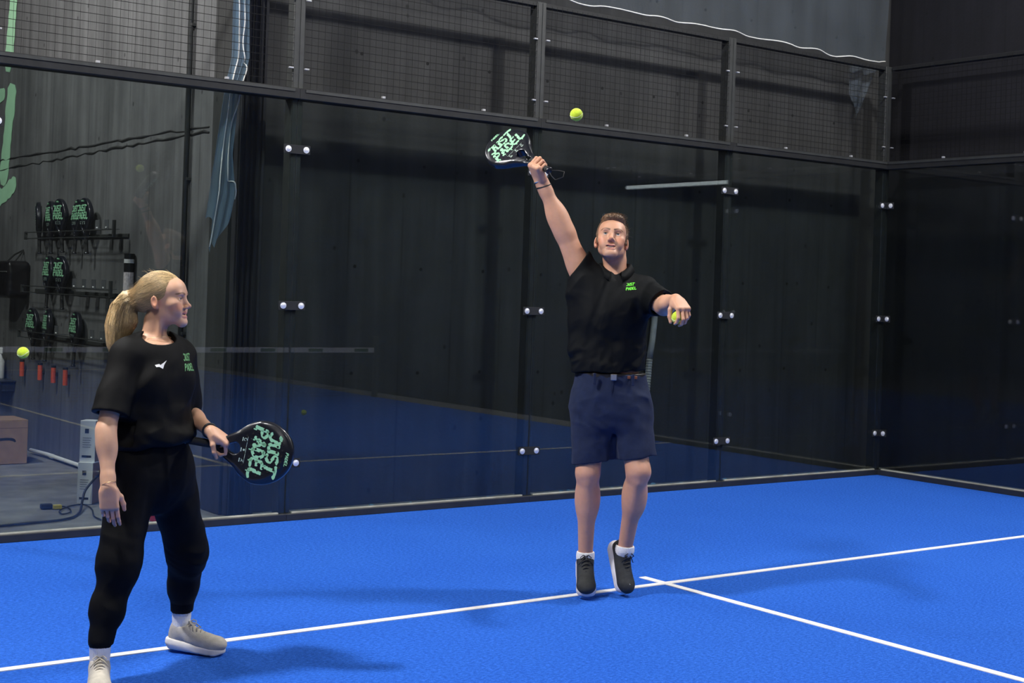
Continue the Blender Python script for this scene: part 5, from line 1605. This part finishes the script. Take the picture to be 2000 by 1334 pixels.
MB().bbox(-7.215, -7.165, 1.06, 1.10, 0.001, 0.028, 0.002).build('yellow_tag', mat('yellow_tag', (0.65, 0.52, 0.03), 0.6), ec)
rc = thing('red_carton', 'small red carton on the carpet seen between the woman\'s legs', 'carton', (-6.80, 0.34, 0), 0.3)
MB().bbox(-0.03, 0.03, -0.02, 0.02, 0, 0.06, 0.003).build('carton', mat('red_card', (0.45, 0.02, 0.03), 0.6), rc)
MB().bbox(-0.03, 0.03, -0.02, 0.02, 0.06, 0.10, 0.006).build('white_top', CARDW, rc)
# ribbed pipe hanging on the wall right behind the man
hz = thing('ribbed_hose', 'pale grey ribbed hose hanging on the dark wall behind the man', 'hose', (-2.50, WALL_Y - 0.035, 0.0))
MB().tube([(-0.05, 0, 1.425), (-0.035, 0, 1.448), (0.0, 0, 1.450), (0.020, 0, 1.43), (0.022, 0, 1.38), (0.005, 0, 1.20), (-0.02, 0, 1.05)], 0.026, 10).build('smooth_end', mat('grey_hose', (0.36, 0.36, 0.35), 0.5, 0, 0.2, 12), hz, smooth=True)
MB().tube([(-0.02 - 0.02 * t, 0, 1.05 - 0.30 * t) for t in np.linspace(0, 1, 28)], [0.024 + 0.004 * (i % 2) for i in range(28)], 10).build('ribbed_end', mat('grey_hose', (0.36, 0.36, 0.35), 0.5, 0, 0.2, 12), hz)

# ------------------------------------------------------------------ blue-grey ball netting
NETM = netting_material('blue_grey_netting', (0.15, 0.19, 0.23), 0.30)
NETL = netting_material('blue_netting_bundle', (0.20, 0.31, 0.42), 0.60)
CORD = mat('white_cord', (0.75, 0.75, 0.72), 0.7)
def sheet(name, fn, nu, nv, m, parent):
    V = np.array([fn(u, v) for v in np.linspace(0, 1, nv) for u in np.linspace(0, 1, nu)])
    Q = np.array([[j * nu + i, j * nu + i + 1, (j + 1) * nu + i + 1, (j + 1) * nu + i] for j in range(nv - 1) for i in range(nu - 1)])
    return link(name, np_mesh(name, V, Q, m), parent)
nt1 = thing('ball_net', 'translucent blue-grey netting with white cord hanging above the right mesh panels', 'netting', (0, 0, 0))
hx = np.array([-6.0, -5.0, -3.94, -3.34, -2.68, -2.11, -1.36, -0.63, -0.21, 0.12]); hz_ = np.array([3.98, 3.92, 3.83, 3.845, 3.84, 3.845, 3.825, 3.81, 3.81, 3.83])
def hem(x): return float(np.interp(x, hx, hz_)) + 0.012 * abs(math.sin(x * 5.5)) + 0.008 * math.sin(x * 13)
def top_net(u, v):
    x = -6.0 + 6.12 * u; z = hem(x) * (1 - v) + 6.2 * v
    x2 = x + 0.10 * v * u
    y = 0.145 + 0.018 * math.sin(x * 7 + 3 * v) + 0.012 * math.sin(x * 17 + v * 5)
    return (x2, y, z)
sheet('net_sheet', top_net, 160, 24, NETM, nt1)
MB().tube([(lambda q: (q[0], q[1] - 0.004, q[2]))(top_net(u, 0)) for u in np.linspace(0, 1, 160)], 0.0058, 6).build('hem_cord', CORD, nt1, smooth=True)
def drop(u, v):
    x = -0.38 + 0.45 * u * (1 - 0.5 * v); return (x, 0.16 + 0.02 * math.sin(u * 14), 3.79 - 0.55 * v * (0.4 + 0.6 * (1 - abs(2 * u - 1))))
sheet('net_corner', drop, 16, 10, NETM, nt1)
nt2 = thing('ball_net', 'gathered blue netting strip hanging down behind the glass left of the post', 'netting', (0, 0, 0))
cxs = np.array([3.9, 3.45, 3.05, 2.86, 2.42, 2.17, 1.95, 1.80]); cl = np.array([-6.47, -6.46, -6.46, -6.50, -6.54, -6.57, -6.60, -6.60]); cr = np.array([-6.34, -6.345, -6.335, -6.40, -6.42, -6.385, -6.43, -6.50])
def bundle(u, v):
    z = 6.2 + (1.90 - 6.2) * v + 0.10 * math.sin(u * 7 + 1) * v - (0.08 if 0.2 < u < 0.4 else 0) * v
    l = float(np.interp(-z, -cxs, cl)); r = float(np.interp(-z, -cxs, cr))
    return (l + (r - l) * u, 0.155 + 0.022 * math.sin(u * 19 + 2.5 * v * 3) + 0.01 * math.sin(z * 6), z)
sheet('net_sheet', bundle, 40, 60, NETL, nt2)
MB().tube([(lambda q: (q[0], q[1] - 0.012, q[2]))(bundle(0.30 + 0.04 * math.sin(v * 40), v)) for v in np.linspace(0.5, 1, 60)], 0.0042, 6).build('edge_cord', CORD, nt2, smooth=True)
MB().tube([(lambda q: (q[0], q[1] - 0.012, q[2]))(bundle(0.78 + 0.20 * math.sin(v * 34), v)) for v in np.linspace(0.45, 0.97, 80)], 0.0042, 6).build('edge_cord', CORD, nt2, smooth=True)
# small fluff and litter that has gathered behind the base rail
rf = random.Random(11)
fl = MB()
for i in range(420):
    x = rf.uniform(-6.1, -0.1); y = rf.choice([rf.uniform(0.075, 0.12), rf.uniform(0.075, 0.33)])
    if rf.random() < 0.35 and not (-3.6 < x < -2.1 or -4.6 < x < -4.1 or -1.6 < x < -0.3): continue
    s = rf.uniform(0.004, 0.016)
    fl.dome((x, y, 0.0), (rf.uniform(-0.3, 0.3), rf.uniform(-0.3, 0.3), 1), s * 1.6, s, 6, 2)
tag(fl.build('turf_fluff', mat('pale_blue_fluff', (0.20, 0.36, 0.52), 0.95, 0, 0.4, 30)), 'pale blue turf fluff gathered behind the base rail of the glass', 'fluff', kind='stuff')
